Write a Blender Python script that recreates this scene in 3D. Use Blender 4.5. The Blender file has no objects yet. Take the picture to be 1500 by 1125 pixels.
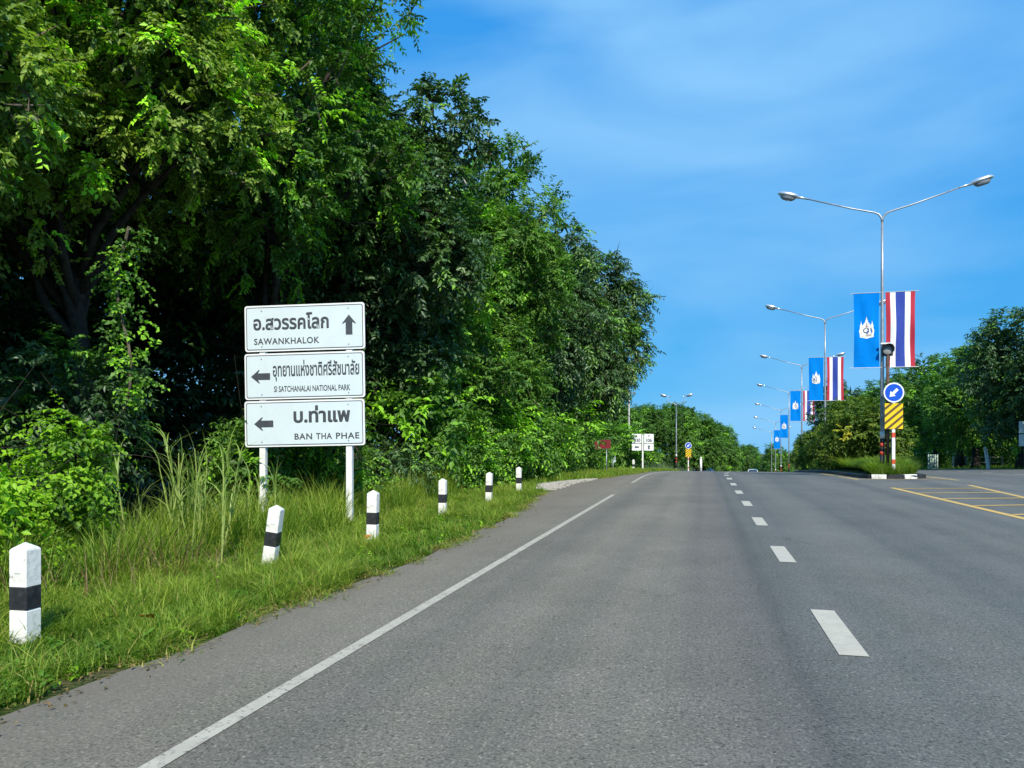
import bpy, bmesh, math
import numpy as np
from mathutils import Vector, Matrix
R = math.radians
S = bpy.context.scene
COL = S.collection

# ------------------------------------------------------------------ camera, sky, sun, exposure
cd = bpy.data.cameras.new('camera'); cam = bpy.data.objects.new('camera', cd); COL.objects.link(cam)
cam.location = (0, 0, 1.45); cam.rotation_euler = (R(90), 0, R(14.5))
cd.sensor_width = 36; cd.lens = 26.0; cd.shift_y = 0.0563; cd.clip_end = 3000; cd.clip_start = 0.05
S.camera = cam

SUN_EL, SUN_AZ = 41.0, 27.0        # sun stands behind the camera, 27 degrees towards the right of the road axis
tosun = Vector((math.sin(R(SUN_AZ))*math.cos(R(SUN_EL)), -math.cos(R(SUN_AZ))*math.cos(R(SUN_EL)), math.sin(R(SUN_EL))))
W = bpy.data.worlds.new('World'); S.world = W; W.use_nodes = True
nt = W.node_tree; nt.nodes.clear()
wo = nt.nodes.new('ShaderNodeOutputWorld'); bg = nt.nodes.new('ShaderNodeBackground')
sky = nt.nodes.new('ShaderNodeTexSky'); sky.sky_type = 'NISHITA'; sky.sun_disc = False
sky.sun_elevation = R(SUN_EL); sky.sun_rotation = R(180-SUN_AZ); sky.altitude = 0; sky.air_density = 0.8; sky.dust_density = 0.1; sky.ozone_density = 3.0
# the phone's rendering of the sky: each channel brightens less steeply towards the horizon than the physical sky
sp_ = nt.nodes.new('ShaderNodeSeparateColor'); cb_ = nt.nodes.new('ShaderNodeCombineColor'); nt.links.new(sky.outputs[0], sp_.inputs[0])
for i_, e_ in enumerate((0.516, 0.25, 0.073)):
    pw = nt.nodes.new('ShaderNodeMath'); pw.operation = 'POWER'; nt.links.new(sp_.outputs[i_], pw.inputs[0]); pw.inputs[1].default_value = e_; nt.links.new(pw.outputs[0], cb_.inputs[i_])
tc = nt.nodes.new('ShaderNodeTexCoord'); mp = nt.nodes.new('ShaderNodeMapping'); mp.inputs['Scale'].default_value = (1.1, 1.1, 4.2)
mp.inputs['Location'].default_value = (7, 3, 2.3)
mp.inputs['Rotation'].default_value = (0.12, 0.1, 0.3)
nz = nt.nodes.new('ShaderNodeTexNoise'); nz.inputs['Scale'].default_value = 1.7; nz.inputs['Detail'].default_value = 5; nz.inputs['Roughness'].default_value = 0.45; nz.inputs['Distortion'].default_value = 0.3
cr = nt.nodes.new('ShaderNodeValToRGB'); cr.color_ramp.elements[0].position = 0.36; cr.color_ramp.elements[1].position = 0.72
cr.color_ramp.elements[0].color = (0, 0, 0, 1); cr.color_ramp.elements[1].color = (0.9, 0.9, 0.9, 1)
mx = nt.nodes.new('ShaderNodeMix'); mx.data_type = 'RGBA'; mx.inputs[7].default_value = (1.75, 3.8, 6.1, 1)
L_ = nt.links.new
L_(tc.outputs['Generated'], mp.inputs[0]); L_(mp.outputs[0], nz.inputs['Vector']); L_(nz.outputs['Fac'], cr.inputs[0])
tn = nt.nodes.new('ShaderNodeMix'); tn.data_type = 'RGBA'; tn.blend_type = 'MULTIPLY'; tn.inputs[0].default_value = 1; tn.inputs[7].default_value = (.30, 1.82, 4.75, 1)
L_(cb_.outputs[0], tn.inputs[6]); L_(tn.outputs[2], mx.inputs[6]); L_(cr.outputs[0], mx.inputs[0])
L_(mx.outputs[2], bg.inputs[0]); bg.inputs[1].default_value = 0.13; L_(bg.outputs[0], wo.inputs[0])
sl = bpy.data.lights.new('sun', 'SUN'); sl.energy = 4.3; sl.angle = R(0.53); sl.color = (1.0, 0.94, 0.83)
so = bpy.data.objects.new('sun', sl); COL.objects.link(so); so.rotation_euler = tosun.to_track_quat('Z', 'Y').to_euler()
S.view_settings.view_transform = 'Standard'; S.view_settings.look = 'None'; S.view_settings.gamma = 1; S.view_settings.exposure = 0.35
S.view_settings.use_curve_mapping = False
S.cycles.max_bounces = 5; S.cycles.diffuse_bounces = 1; S.cycles.glossy_bounces = 2; S.cycles.transmission_bounces = 3; S.cycles.transparent_max_bounces = 4
S.cycles.caustics_reflective = False; S.cycles.caustics_refractive = False
S.cycles.use_denoising = True

# ------------------------------------------------------------------ materials
def lin(r, g, b):
    f = lambda c: ((c/255+0.055)/1.055)**2.4 if c > 10 else c/255/12.92
    return (f(r), f(g), f(b), 1)
def mat(name, col, rough=0.6, spec=0.3, metal=0, var=0.0, vscale=6.0, dirt=None, dscale=2.0, bump=0.0, bscale=40.0, chips=None):
    m = bpy.data.materials.new(name); m.use_nodes = True; n = m.node_tree.nodes; l = m.node_tree.links.new
    p = n['Principled BSDF']; p.inputs['Roughness'].default_value = rough; p.inputs['Specular IOR Level'].default_value = spec; p.inputs['Metallic'].default_value = metal
    c = (col[0], col[1], col[2], 1); p.inputs['Base Color'].default_value = c
    tc = n.new('ShaderNodeTexCoord')
    if var > 0:
        z = n.new('ShaderNodeTexNoise'); z.inputs['Scale'].default_value = vscale; z.inputs['Detail'].default_value = 6; l(tc.outputs['Object'], z.inputs['Vector'])
        r = n.new('ShaderNodeValToRGB'); r.color_ramp.elements[0].position = 0.3; r.color_ramp.elements[1].position = 0.7
        r.color_ramp.elements[0].color = tuple(v*(1-var) for v in c[:3])+(1,); r.color_ramp.elements[1].color = tuple(min(1, v*(1+var)) for v in c[:3])+(1,)
        l(z.outputs['Fac'], r.inputs[0]); out = r.outputs[0]
        if dirt:
            z2 = n.new('ShaderNodeTexNoise'); z2.inputs['Scale'].default_value = dscale; z2.inputs['Detail'].default_value = 8; z2.inputs['Roughness'].default_value = 0.7; l(tc.outputs['Object'], z2.inputs['Vector'])
            r2 = n.new('ShaderNodeValToRGB'); r2.color_ramp.elements[0].position = 0.52; r2.color_ramp.elements[1].position = 0.72
            r2.color_ramp.elements[1].color = (dirt[3],)*3+(1,); l(z2.outputs['Fac'], r2.inputs[0])
            x = n.new('ShaderNodeMix'); x.data_type = 'RGBA'; x.inputs[7].default_value = (dirt[0], dirt[1], dirt[2], 1); l(out, x.inputs[6]); l(r2.outputs[0], x.inputs[0]); out = x.outputs[2]
        if chips:
            z3 = n.new('ShaderNodeTexNoise'); z3.inputs['Scale'].default_value = chips[4]; z3.inputs['Detail'].default_value = 6; z3.inputs['Roughness'].default_value = .65; l(tc.outputs['Object'], z3.inputs['Vector'])
            r3 = n.new('ShaderNodeValToRGB'); r3.color_ramp.elements[0].position = chips[3]; r3.color_ramp.elements[1].position = chips[3]+.03; l(z3.outputs['Fac'], r3.inputs[0])
            x3 = n.new('ShaderNodeMix'); x3.data_type = 'RGBA'; x3.inputs[7].default_value = (chips[0], chips[1], chips[2], 1); l(out, x3.inputs[6]); l(r3.outputs[0], x3.inputs[0]); out = x3.outputs[2]
        l(out, p.inputs['Base Color'])
    if bump > 0:
        z = n.new('ShaderNodeTexNoise'); z.inputs['Scale'].default_value = bscale; z.inputs['Detail'].default_value = 4; l(tc.outputs['Object'], z.inputs['Vector'])
        b = n.new('ShaderNodeBump'); b.inputs['Strength'].default_value = bump; b.inputs['Distance'].default_value = 0.02; l(z.outputs['Fac'], b.inputs['Height']); l(b.outputs[0], p.inputs['Normal'])
    return m
def leafmat(name, cols, trans=0.3, rough=0.5, spec=0.35, tcol=None):
    """leaf colour runs over the per-leaf 'tint' attribute"""
    m = bpy.data.materials.new(name); m.use_nodes = True; n = m.node_tree.nodes; l = m.node_tree.links.new
    p = n['Principled BSDF']; p.inputs['Roughness'].default_value = rough; p.inputs['Specular IOR Level'].default_value = spec
    a = n.new('ShaderNodeAttribute'); a.attribute_name = 'tint'
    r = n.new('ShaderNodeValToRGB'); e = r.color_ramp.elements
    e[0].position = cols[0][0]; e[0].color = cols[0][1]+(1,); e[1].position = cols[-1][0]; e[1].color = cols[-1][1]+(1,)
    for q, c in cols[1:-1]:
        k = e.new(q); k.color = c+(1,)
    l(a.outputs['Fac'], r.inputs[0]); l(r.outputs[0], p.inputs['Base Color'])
    t = n.new('ShaderNodeBsdfTranslucent'); g = n.new('ShaderNodeMix'); g.data_type = 'RGBA'; g.blend_type = 'MULTIPLY'; g.inputs[0].default_value = 1
    g.inputs[7].default_value = tcol or (1.5, 1.7, 0.5, 1); l(r.outputs[0], g.inputs[6]); l(g.outputs[2], t.inputs['Color'])
    s = n.new('ShaderNodeMixShader'); s.inputs[0].default_value = trans; l(p.outputs[0], s.inputs[1]); l(t.outputs[0], s.inputs[2])
    l(s.outputs[0], n['Material Output'].inputs['Surface'])
    return m
M = {}
M['leaf_olive'] = leafmat('leaf_olive', [(0, (0.065, 0.131, 0.022)), (.5, (0.185, 0.294, 0.048)), (.85, (0.325, 0.445, 0.077)), (1, (0.434, 0.913, 0.043))])
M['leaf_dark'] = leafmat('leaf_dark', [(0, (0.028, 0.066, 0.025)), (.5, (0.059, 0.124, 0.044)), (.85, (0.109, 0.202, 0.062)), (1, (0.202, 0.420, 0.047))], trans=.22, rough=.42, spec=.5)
M['leaf_mid'] = leafmat('leaf_mid', [(0, (0.037, 0.092, 0.017)), (.5, (0.084, 0.193, 0.030)), (.85, (0.160, 0.319, 0.047)), (1, (0.286, 0.605, 0.034))])
M['leaf_shrub'] = leafmat('leaf_shrub', [(0, (0.044, 0.106, 0.010)), (.5, (0.106, 0.237, 0.018)), (.85, (0.188, 0.362, 0.025)), (1, (0.300, 0.550, 0.025))], trans=.35)
M['leaf_gold'] = leafmat('leaf_gold', [(0, (.045, .085, .014)), (.5, (.12, .20, .025)), (.85, (.23, .30, .035)), (1, (.48, .45, .03))])
M['grass'] = leafmat('grass', [(0, (0.053, 0.122, 0.013)), (.35, (0.125, 0.237, 0.022)), (.6, (0.224, 0.323, 0.035)), (.84, (0.341, 0.416, 0.062)), (.93, (0.434, 0.402, 0.119)), (1, (0.341, 0.216, 0.088))], trans=.35, rough=.55, spec=.25)
M['cane'] = leafmat('cane', [(0, (.10, .17, .03)), (.5, (.24, .34, .07)), (1, (.44, .52, .16))], trans=.3)
M['seed'] = leafmat('seed', [(0, (.13, .10, .04)), (1, (.24, .16, .07))], trans=.2)
M['bark'] = mat('bark', (.13, .105, .08), .9, .1, var=.45, vscale=9, bump=.6, bscale=25)
M['bark_dark'] = mat('bark_dark', (.045, .038, .032), .9, .1, var=.4, vscale=9, bump=.6, bscale=25)
M['white_paint'] = mat('white_paint', (.80, .78, .72), .55, .35, var=.06, vscale=9, dirt=(.34, .30, .21, .75), dscale=4.5, bump=.25, bscale=22, chips=(.30, .28, .24, .66, 18))
M['white_post'] = mat('white_post', (.76, .76, .73), .5, .35, var=.05, vscale=7, dirt=(.45, .42, .35, .35), dscale=5)
M['black_paint'] = mat('black_paint', (.022, .023, .026), .55, .35, var=.4, vscale=12, dirt=(.09, .085, .075, .5), dscale=6)
M['red_paint'] = mat('red_paint', (.62, .07, .035), .5, .35, var=.15, vscale=8)
M['sign_white'] = mat('sign_white', (.60, .69, .72), .42, .4, var=.03, vscale=3, dirt=(.50, .57, .58, .35), dscale=4)
M['sign_rim'] = mat('sign_rim', (.80, .82, .82), .4, .4, var=.03)
M['sign_ink'] = mat('sign_ink', (.060, .068, .080), .5, .3, var=.15, vscale=8)
M['sign_blue'] = mat('sign_blue', (.008, .085, .56), .35, .4, var=.05)
M['sign_yellow'] = mat('sign_yellow', (.86, .55, .01), .4, .4, var=.05)
M['sign_brown'] = mat('sign_brown', (.11, .075, .03), .5, .3, var=.1)
M['sign_red'] = mat('sign_red', (.17, .014, .018), .5, .3, var=.2, vscale=3)
M['galv'] = mat('galv', (.36, .38, .40), .45, .5, .55, var=.18, vscale=4)
M['alu'] = mat('alu', (.72, .73, .74), .28, .5, .75, var=.06)
M['lamp_glass'] = mat('lamp_glass', (.22, .25, .28), .12, .6, var=.1)
M['rust'] = mat('rust', (.10, .062, .045), .75, .2, var=.4, vscale=9)
M['housing'] = mat('housing', (.03, .032, .035), .45, .4, var=.15)
M['lens'] = mat('lens', (.30, .31, .31), .25, .5, var=.2, vscale=15)
M['flag_blue'] = mat('flag_blue', (.001, .20, .66), .8, .04, var=.05)
M['flag_red'] = mat('flag_red', (.46, .035, .06), .7, .15, var=.06)
M['flag_white'] = mat('flag_white', (.80, .80, .82), .7, .15, var=.04)
M['flag_navy'] = mat('flag_navy', (.035, .065, .33), .7, .15, var=.06)
M['gold'] = mat('gold', (.48, .36, .16), .5, .4, var=.1)
M['paint_line'] = mat('paint_line', (.48, .445, .36), .65, .25, var=.10, vscale=7, dirt=(.17, .165, .15, .95), dscale=14, chips=(.16, .155, .14, .60, 32))
M['paint_dash'] = mat('paint_dash', (.52, .475, .375), .6, .25, var=.06, vscale=6, dirt=(.33, .31, .27, .6), dscale=5, chips=(.18, .175, .155, .64, 34))
M['paint_yellow'] = mat('paint_yellow', (.66, .43, .12), .65, .25, var=.12, vscale=6, dirt=(.28, .24, .17, .7), dscale=6, chips=(.17, .16, .14, .62, 20))
M['gravel'] = mat('gravel', (.36, .34, .30), .95, .1, var=.35, vscale=8, bump=1.0, bscale=18)
M['concrete'] = mat('concrete', (.42, .41, .38), .85, .2, var=.15, vscale=7)
M['car_white'] = mat('car_white', (.75, .77, .80), .25, .5, var=.02)
M['car_blue'] = mat('car_blue', (.35, .45, .62), .25, .5, var=.02)
M['car_glass'] = mat('car_glass', (.03, .04, .05), .08, .6, var=.1)
M['rubber'] = mat('rubber', (.02, .02, .02), .8, .2, var=.2)
M['gate_green'] = mat('gate_green', (.42, .55, .46), .5, .3, var=.08)
M['dry_leaf'] = mat('dry_leaf', (.50, .17, .03), .7, .2, var=.25, vscale=20)

def ground_mat():
    m = bpy.data.materials.new('earth'); m.use_nodes = True; n = m.node_tree.nodes; l = m.node_tree.links.new; p = n['Principled BSDF']
    p.inputs['Roughness'].default_value = .95; p.inputs['Specular IOR Level'].default_value = .1
    tc = n.new('ShaderNodeTexCoord')
    z = n.new('ShaderNodeTexNoise'); z.inputs['Scale'].default_value = 1.3; z.inputs['Detail'].default_value = 8; l(tc.outputs['Object'], z.inputs['Vector'])
    r = n.new('ShaderNodeValToRGB'); e = r.color_ramp.elements; e[0].position = .35; e[0].color = (.045, .062, .018, 1); e[1].position = .68; e[1].color = (.15, .115, .07, 1)
    k = e.new(.5); k.color = (.055, .085, .018, 1)
    l(z.outputs['Fac'], r.inputs[0]); l(r.outputs[0], p.inputs['Base Color'])
    z2 = n.new('ShaderNodeTexNoise'); z2.inputs['Scale'].default_value = 30; z2.inputs['Detail'].default_value = 5; l(tc.outputs['Object'], z2.inputs['Vector'])
    b = n.new('ShaderNodeBump'); b.inputs['Distance'].default_value = .05; l(z2.outputs['Fac'], b.inputs['Height']); l(b.outputs[0], p.inputs['Normal'])
    return m
def asphalt_mat():
    m = bpy.data.materials.new('asphalt'); m.use_nodes = True; n = m.node_tree.nodes; l = m.node_tree.links.new; p = n['Principled BSDF']
    p.inputs['Roughness'].default_value = .82; p.inputs['Specular IOR Level'].default_value = .3
    tc = n.new('ShaderNodeTexCoord'); O = tc.outputs['Object']
    def noise(scale, det, rough=.5, sc=None):
        z = n.new('ShaderNodeTexNoise'); z.inputs['Scale'].default_value = scale; z.inputs['Detail'].default_value = det; z.inputs['Roughness'].default_value = rough
        if sc:
            q = n.new('ShaderNodeMapping'); q.inputs['Scale'].default_value = sc; l(O, q.inputs[0]); l(q.outputs[0], z.inputs['Vector'])
        else: l(O, z.inputs['Vector'])
        return z.outputs['Fac']
    def ramp(f, a, b, ca, cb):
        r = n.new('ShaderNodeValToRGB'); e = r.color_ramp.elements; e[0].position = a; e[1].position = b; e[0].color = ca+(1,); e[1].color = cb+(1,); l(f, r.inputs[0]); return r.outputs[0]
    def mul(a, b, f=1.0, mode='MULTIPLY'):
        x = n.new('ShaderNodeMix'); x.data_type = 'RGBA'; x.blend_type = mode; l(a, x.inputs[6]); l(b, x.inputs[7])
        if isinstance(f, float): x.inputs[0].default_value = f
        else: l(f, x.inputs[0])
        return x.outputs[2]
    base = ramp(noise(.45, 6, .6), .3, .7, (.148, .141, .119), (.190, .181, .154))
    # long streaks that traffic polished along the road, patches of aggregate, loose speckle
    base = mul(base, ramp(noise(1.0, 4, .55, (1.5, .035, 1)), .32, .68, (.86, .87, .88), (1.10, 1.09, 1.06)))
    base = mul(base, ramp(noise(60, 3, .7), .30, .72, (.55, .55, .56), (1.48, 1.46, 1.42)))
    base = mul(base, ramp(noise(2.2, 5, .6), .3, .7, (.93, .95, .93), (1.06, 1.03, 1.06)))
    base = mul(base, ramp(noise(38, 2, .5), .60, .67, (1, 1, 1), (1.55, 1.53, 1.48)))
    base = mul(base, ramp(noise(150, 2, .6), .62, .74, (1, 1, 1), (2.4, 2.35, 2.2)))
    base = mul(base, ramp(noise(30, 3, .6), .33, .42, (.64, .64, .65), (1, 1, 1)))
    # wheel paths, oil drips, thin wandering cracks
    base = mul(base, ramp(noise(.8, 2, .4, (1.1, .012, 1)), .38, .62, (.84, .85, .87), (1.10, 1.08, 1.05)))
    base = mul(base, ramp(noise(3.1, 3, .5, (1, .55, 1)), .66, .76, (1, 1, 1), (.80, .80, .80)))
    vo = n.new('ShaderNodeTexVoronoi'); vo.feature = 'DISTANCE_TO_EDGE'; vo.inputs['Scale'].default_value = .42
    wv = n.new('ShaderNodeTexNoise'); wv.inputs['Scale'].default_value = 2.5; wv.inputs['Detail'].default_value = 5; l(O, wv.inputs['Vector'])
    va = n.new('ShaderNodeVectorMath'); va.operation = 'MULTIPLY_ADD'; l(wv.outputs['Color'], va.inputs[0]); va.inputs[1].default_value = (.5, .5, 0); l(O, va.inputs[2]); l(va.outputs[0], vo.inputs['Vector'])
    ck = ramp(vo.outputs['Distance'], .002, .006, (.62, .62, .62), (1, 1, 1)); cm = ramp(noise(.25, 2), .56, .62, (0, 0, 0), (1, 1, 1))
    cx = n.new('ShaderNodeMix'); cx.data_type = 'RGBA'; l(cm, cx.inputs[0]); cx.inputs[6].default_value = (1, 1, 1, 1); l(ck, cx.inputs[7]); base = mul(base, cx.outputs[2])
    # the construction seam beside the dashes
    sx = n.new('ShaderNodeSeparateXYZ'); l(O, sx.inputs[0])
    ad = n.new('ShaderNodeMath'); ad.operation = 'MULTIPLY_ADD'; l(noise(.9, 3), ad.inputs[0]); ad.inputs[1].default_value = .16; l(sx.outputs[0], ad.inputs[2])
    sb = n.new('ShaderNodeMath'); sb.operation = 'SUBTRACT'; l(ad.outputs[0], sb.inputs[0]); sb.inputs[1].default_value = .66
    ab = n.new('ShaderNodeMath'); ab.operation = 'ABSOLUTE'; l(sb.outputs[0], ab.inputs[0])
    base = mul(base, ramp(ab.outputs[0], .02, .13, (.83, .84, .86), (1, 1, 1)))
    # the outer lane is a newer, darker and bluer paving course than the inner one
    lr = n.new('ShaderNodeMapRange'); l(sb.outputs[0], lr.inputs[0]); lr.inputs[1].default_value = -.35; lr.inputs[2].default_value = .25; lr.inputs[3].default_value = 0; lr.inputs[4].default_value = 1
    base = mul(base, ramp(lr.outputs[0], 0, 1, (1.04, 1.02, 1.0), (.80, .86, .93)))
    # blown soil lies along the left edge of the shoulder
    mr = n.new('ShaderNodeMapRange'); l(sx.outputs[0], mr.inputs[0]); mr.inputs[1].default_value = -2.5; mr.inputs[2].default_value = -3.9; mr.inputs[3].default_value = 0; mr.inputs[4].default_value = 1
    mm = n.new('ShaderNodeMath'); mm.operation = 'MULTIPLY'; l(mr.outputs[0], mm.inputs[0])
    rr = n.new('ShaderNodeMapRange'); l(noise(1.6, 7, .65), rr.inputs[0]); rr.inputs[1].default_value = .28; rr.inputs[2].default_value = .52; l(rr.outputs[0], mm.inputs[1])
    soil = n.new('ShaderNodeRGB'); soil.outputs[0].default_value = (.20, .172, .135, 1)
    base = mul(base, soil.outputs[0], mm.outputs[0], 'MIX')
    l(base, p.inputs['Base Color'])
    b = n.new('ShaderNodeBump'); b.inputs['Distance'].default_value = .006; b.inputs['Strength'].default_value = .8; l(noise(90, 4, .7), b.inputs['Height']); l(b.outputs[0], p.inputs['Normal'])
    return m
M['earth'] = ground_mat(); M['asphalt'] = asphalt_mat()

# ------------------------------------------------------------------ helpers
def tag(o, label=None, cat=None, group=None, kind=None):
    for k, v in (('label', label), ('category', cat), ('group', group), ('kind', kind)):
        if v: o[k] = v
    return o
def empty(name, loc, label, cat, rz=0, group=None):
    o = bpy.data.objects.new(name, None); COL.objects.link(o); o.empty_display_size = .2
    o.location = loc; o.rotation_euler = (0, 0, rz); return tag(o, label, cat, group)
def link(name, me, parent=None, loc=None):
    o = bpy.data.objects.new(name, me); COL.objects.link(o)
    if parent: o.parent = parent
    if loc is not None: o.location = loc
    return o
def pyobj(name, v, f, m, parent=None, smooth=False, loc=None, mats=None, mi=None):
    me = bpy.data.meshes.new(name); me.from_pydata([tuple(map(float, p)) for p in v], [], [tuple(map(int, q)) for q in f])
    for k in (mats or [m]): me.materials.append(M[k])
    if mi is not None: me.polygons.foreach_set('material_index', mi)
    if smooth: me.polygons.foreach_set('use_smooth', [True]*len(me.polygons))
    me.update(); return link(name, me, parent, loc)
def box(x0, x1, y0, y1, z0, z1):
    v = [(x, y, z) for z in (z0, z1) for y in (y0, y1) for x in (x0, x1)]
    return v, [(0, 2, 3, 1), (4, 5, 7, 6), (0, 1, 5, 4), (2, 6, 7, 3), (0, 4, 6, 2), (1, 3, 7, 5)]
def bevbox(name, dims, m, parent, b=.006):
    v, f = box(*dims); o = pyobj(name, v, f, m, parent)
    bm = bmesh.new(); bm.from_mesh(o.data); bmesh.ops.bevel(bm, geom=bm.edges[:], offset=b, segments=1, affect='EDGES', profile=.5); bm.to_mesh(o.data); bm.free(); return o
def tube_np(P, rad, n=8, cap=True):
    P = np.asarray(P, float); k = len(P); T = np.gradient(P, axis=0); T /= np.linalg.norm(T, axis=1)[:, None]+1e-9
    ref = np.array([0, 0, 1.]) if abs(T[0][2]) < .8 else np.array([1., 0, 0])
    V = []; F = []
    for i in range(k):
        a = np.cross(T[i], ref); a /= np.linalg.norm(a)+1e-9; b = np.cross(T[i], a)
        for j in range(n):
            t = 2*math.pi*j/n; V.append(P[i]+rad[i]*(a*math.cos(t)+b*math.sin(t)))
    for i in range(k-1):
        for j in range(n):
            F.append((i*n+j, i*n+(j+1) % n, (i+1)*n+(j+1) % n, (i+1)*n+j))
    if cap: F.append(tuple(range(n-1, -1, -1))); F.append(tuple((k-1)*n+j for j in range(n)))
    return V, F
def tube(name, P, rad, m, parent=None, n=8):
    if not hasattr(rad, '__len__'): rad = [rad]*len(P)
    v, f = tube_np(P, rad, n); return pyobj(name, v, f, m, parent, smooth=n > 7)
def join(parts):
    V = []; F = []
    for v, f in parts:
        o = len(V); V += list(v); F += [tuple(i+o for i in q) for q in f]
    return V, F
def rrect(w, h, r, n=5):
    pts = []
    for cx, cy, a0 in ((w/2-r, h/2-r, 0), (-w/2+r, h/2-r, 90), (-w/2+r, -h/2+r, 180), (w/2-r, -h/2+r, 270)):
        for i in range(n+1):
            a = R(a0+90*i/n); pts.append((cx+r*math.cos(a), cy+r*math.sin(a)))
    return pts
def prism(pts, y0, y1):
    """outline in x,z pushed out along -y: back at y0, front at y1 (y1<y0)"""
    n = len(pts); v = [(x, y0, z) for x, z in pts]+[(x, y1, z) for x, z in pts]
    return v, [tuple(range(n)), tuple(range(2*n-1, n-1, -1))]+[(i, i+n, (i+1) % n+n, (i+1) % n) for i in range(n)]
def ring(po, pi, y0, y1):
    n = len(po); v = [(x, y1, z) for x, z in po]+[(x, y1, z) for x, z in pi]+[(x, y0, z) for x, z in po]+[(x, y0, z) for x, z in pi]
    f = []
    for i in range(n):
        j = (i+1) % n; f += [(i, i+n, j+n, j), (i, j, j+2*n, i+2*n), (i+n, i+3*n, j+3*n, j+n)]
    return v, f
def circ(r, n=28, cx=0, cz=0): return [(cx+r*math.cos(2*math.pi*i/n), cz+r*math.sin(2*math.pi*i/n)) for i in range(n)]
_cache = {}
def text_raw(t, sp=1.0, bold=.02):
    c = bpy.data.curves.new('lettering', 'FONT'); c.body = t; c.space_character = sp; c.bevel_depth = bold; c.bevel_resolution = 0; c.resolution_u = 3
    o = bpy.data.objects.new('lettering', c); COL.objects.link(o); bpy.context.view_layer.update()
    me = bpy.data.meshes.new_from_object(o.evaluated_get(bpy.context.evaluated_depsgraph_get())); bpy.data.objects.remove(o); bpy.data.curves.remove(c)
    return me
def lettering(t, u0, u1, v, h, y, parent, m='sign_ink', ref='H', sp=1.0, bold=.02):
    me = text_raw(t, sp, bold); n = len(me.vertices); co = np.zeros(n*3); me.vertices.foreach_get('co', co); co = co.reshape(-1, 3)
    rm = text_raw(ref, 1, bold); rc = np.zeros(len(rm.vertices)*3); rm.vertices.foreach_get('co', rc); rc = rc.reshape(-1, 3); rh = rc[:, 1].max()-rc[:, 1].min(); rb = rc[:, 1].min()
    bpy.data.meshes.remove(rm)
    x0, x1 = co[:, 0].min(), co[:, 0].max(); z = co[:, 2]/max(1e-6, np.abs(co[:, 2]).max())
    out = np.stack([u0+(co[:, 0]-x0)*(u1-u0)/(x1-x0), y-.0015*z, v+(co[:, 1]-rb)*h/rh], 1)
    me.vertices.foreach_set('co', out.ravel()); me.materials.clear(); me.materials.append(M[m]); me.update()
    o = link('lettering', me, parent); return o

# terrain: the road runs along +Y, is level to y=30, then drops over a crest and swings right
def Cv(s):
    s = np.asarray(s, float); t = np.maximum(0, s-33)
    return .054*(np.sqrt(t*t+36)-6)*1.06+.0008*np.maximum(0, s-115)**2
def Z(x, s):
    x = np.asarray(x, float); s = np.asarray(s, float)
    e = np.maximum(0, np.minimum(s, 230)-30-.9*np.clip(x-9, 0, 14)); return -.00776*e**1.39
def pos(x, s, dz=0): return (float(x), float(s), float(Z(x, s))+dz)
ES = [-30, 2, 5, 8, 12, 15, 19, 25, 28, 30, 35, 45, 400]; EL = [-3.65, -3.6, -3.55, -3.42, -3.5, -3.75, -4.25, -4.6, -4.1, -3.7, -3.15, -3.2, -3.3]
def edge(s): return np.interp(s, ES, EL)+Cv(s)

# ------------------------------------------------------------------ numpy meshes for foliage
def np_mesh(name, V, F, tint, mkey, nside):
    me = bpy.data.meshes.new(name); nv = len(V); nf = len(F)
    me.vertices.add(nv); me.vertices.foreach_set('co', np.ascontiguousarray(V, np.float32).ravel())
    me.loops.add(nf*nside); me.loops.foreach_set('vertex_index', np.ascontiguousarray(F, np.int32).ravel())
    me.polygons.add(nf); me.polygons.foreach_set('loop_start', np.arange(0, nf*nside, nside, dtype=np.int32))
    at = me.attributes.new('tint', 'FLOAT', 'POINT'); at.data.foreach_set('value', np.ascontiguousarray(tint, np.float32))
    me.materials.append(M[mkey]); me.update(calc_edges=True); me.validate(); return me
def nrm(a): return a/(np.linalg.norm(a, axis=-1, keepdims=True)+1e-9)
UP = np.array([0, 0, 1.])
def leaf_geo(P, D, N, ln, wd, fold=.25, droop=.15):
    """folded diamond leaves: 4 points, 2 triangles each"""
    D = nrm(D); Sd = nrm(np.cross(D, N)); Nn = np.cross(Sd, D); ln = ln[:, None]; wd = wd[:, None]
    mid = P+D*ln*.42
    a = mid+Sd*wd*.5+Nn*wd*fold; b = mid-Sd*wd*.5+Nn*wd*fold; t = P+D*ln-Nn*ln*droop
    V = np.stack([P, a, t, b], 1).reshape(-1, 3); i = np.arange(len(P))*4
    F = np.concatenate([np.stack([i, i+2, i+1], 1), np.stack([i, i+3, i+2], 1)])
    return V, F
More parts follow.
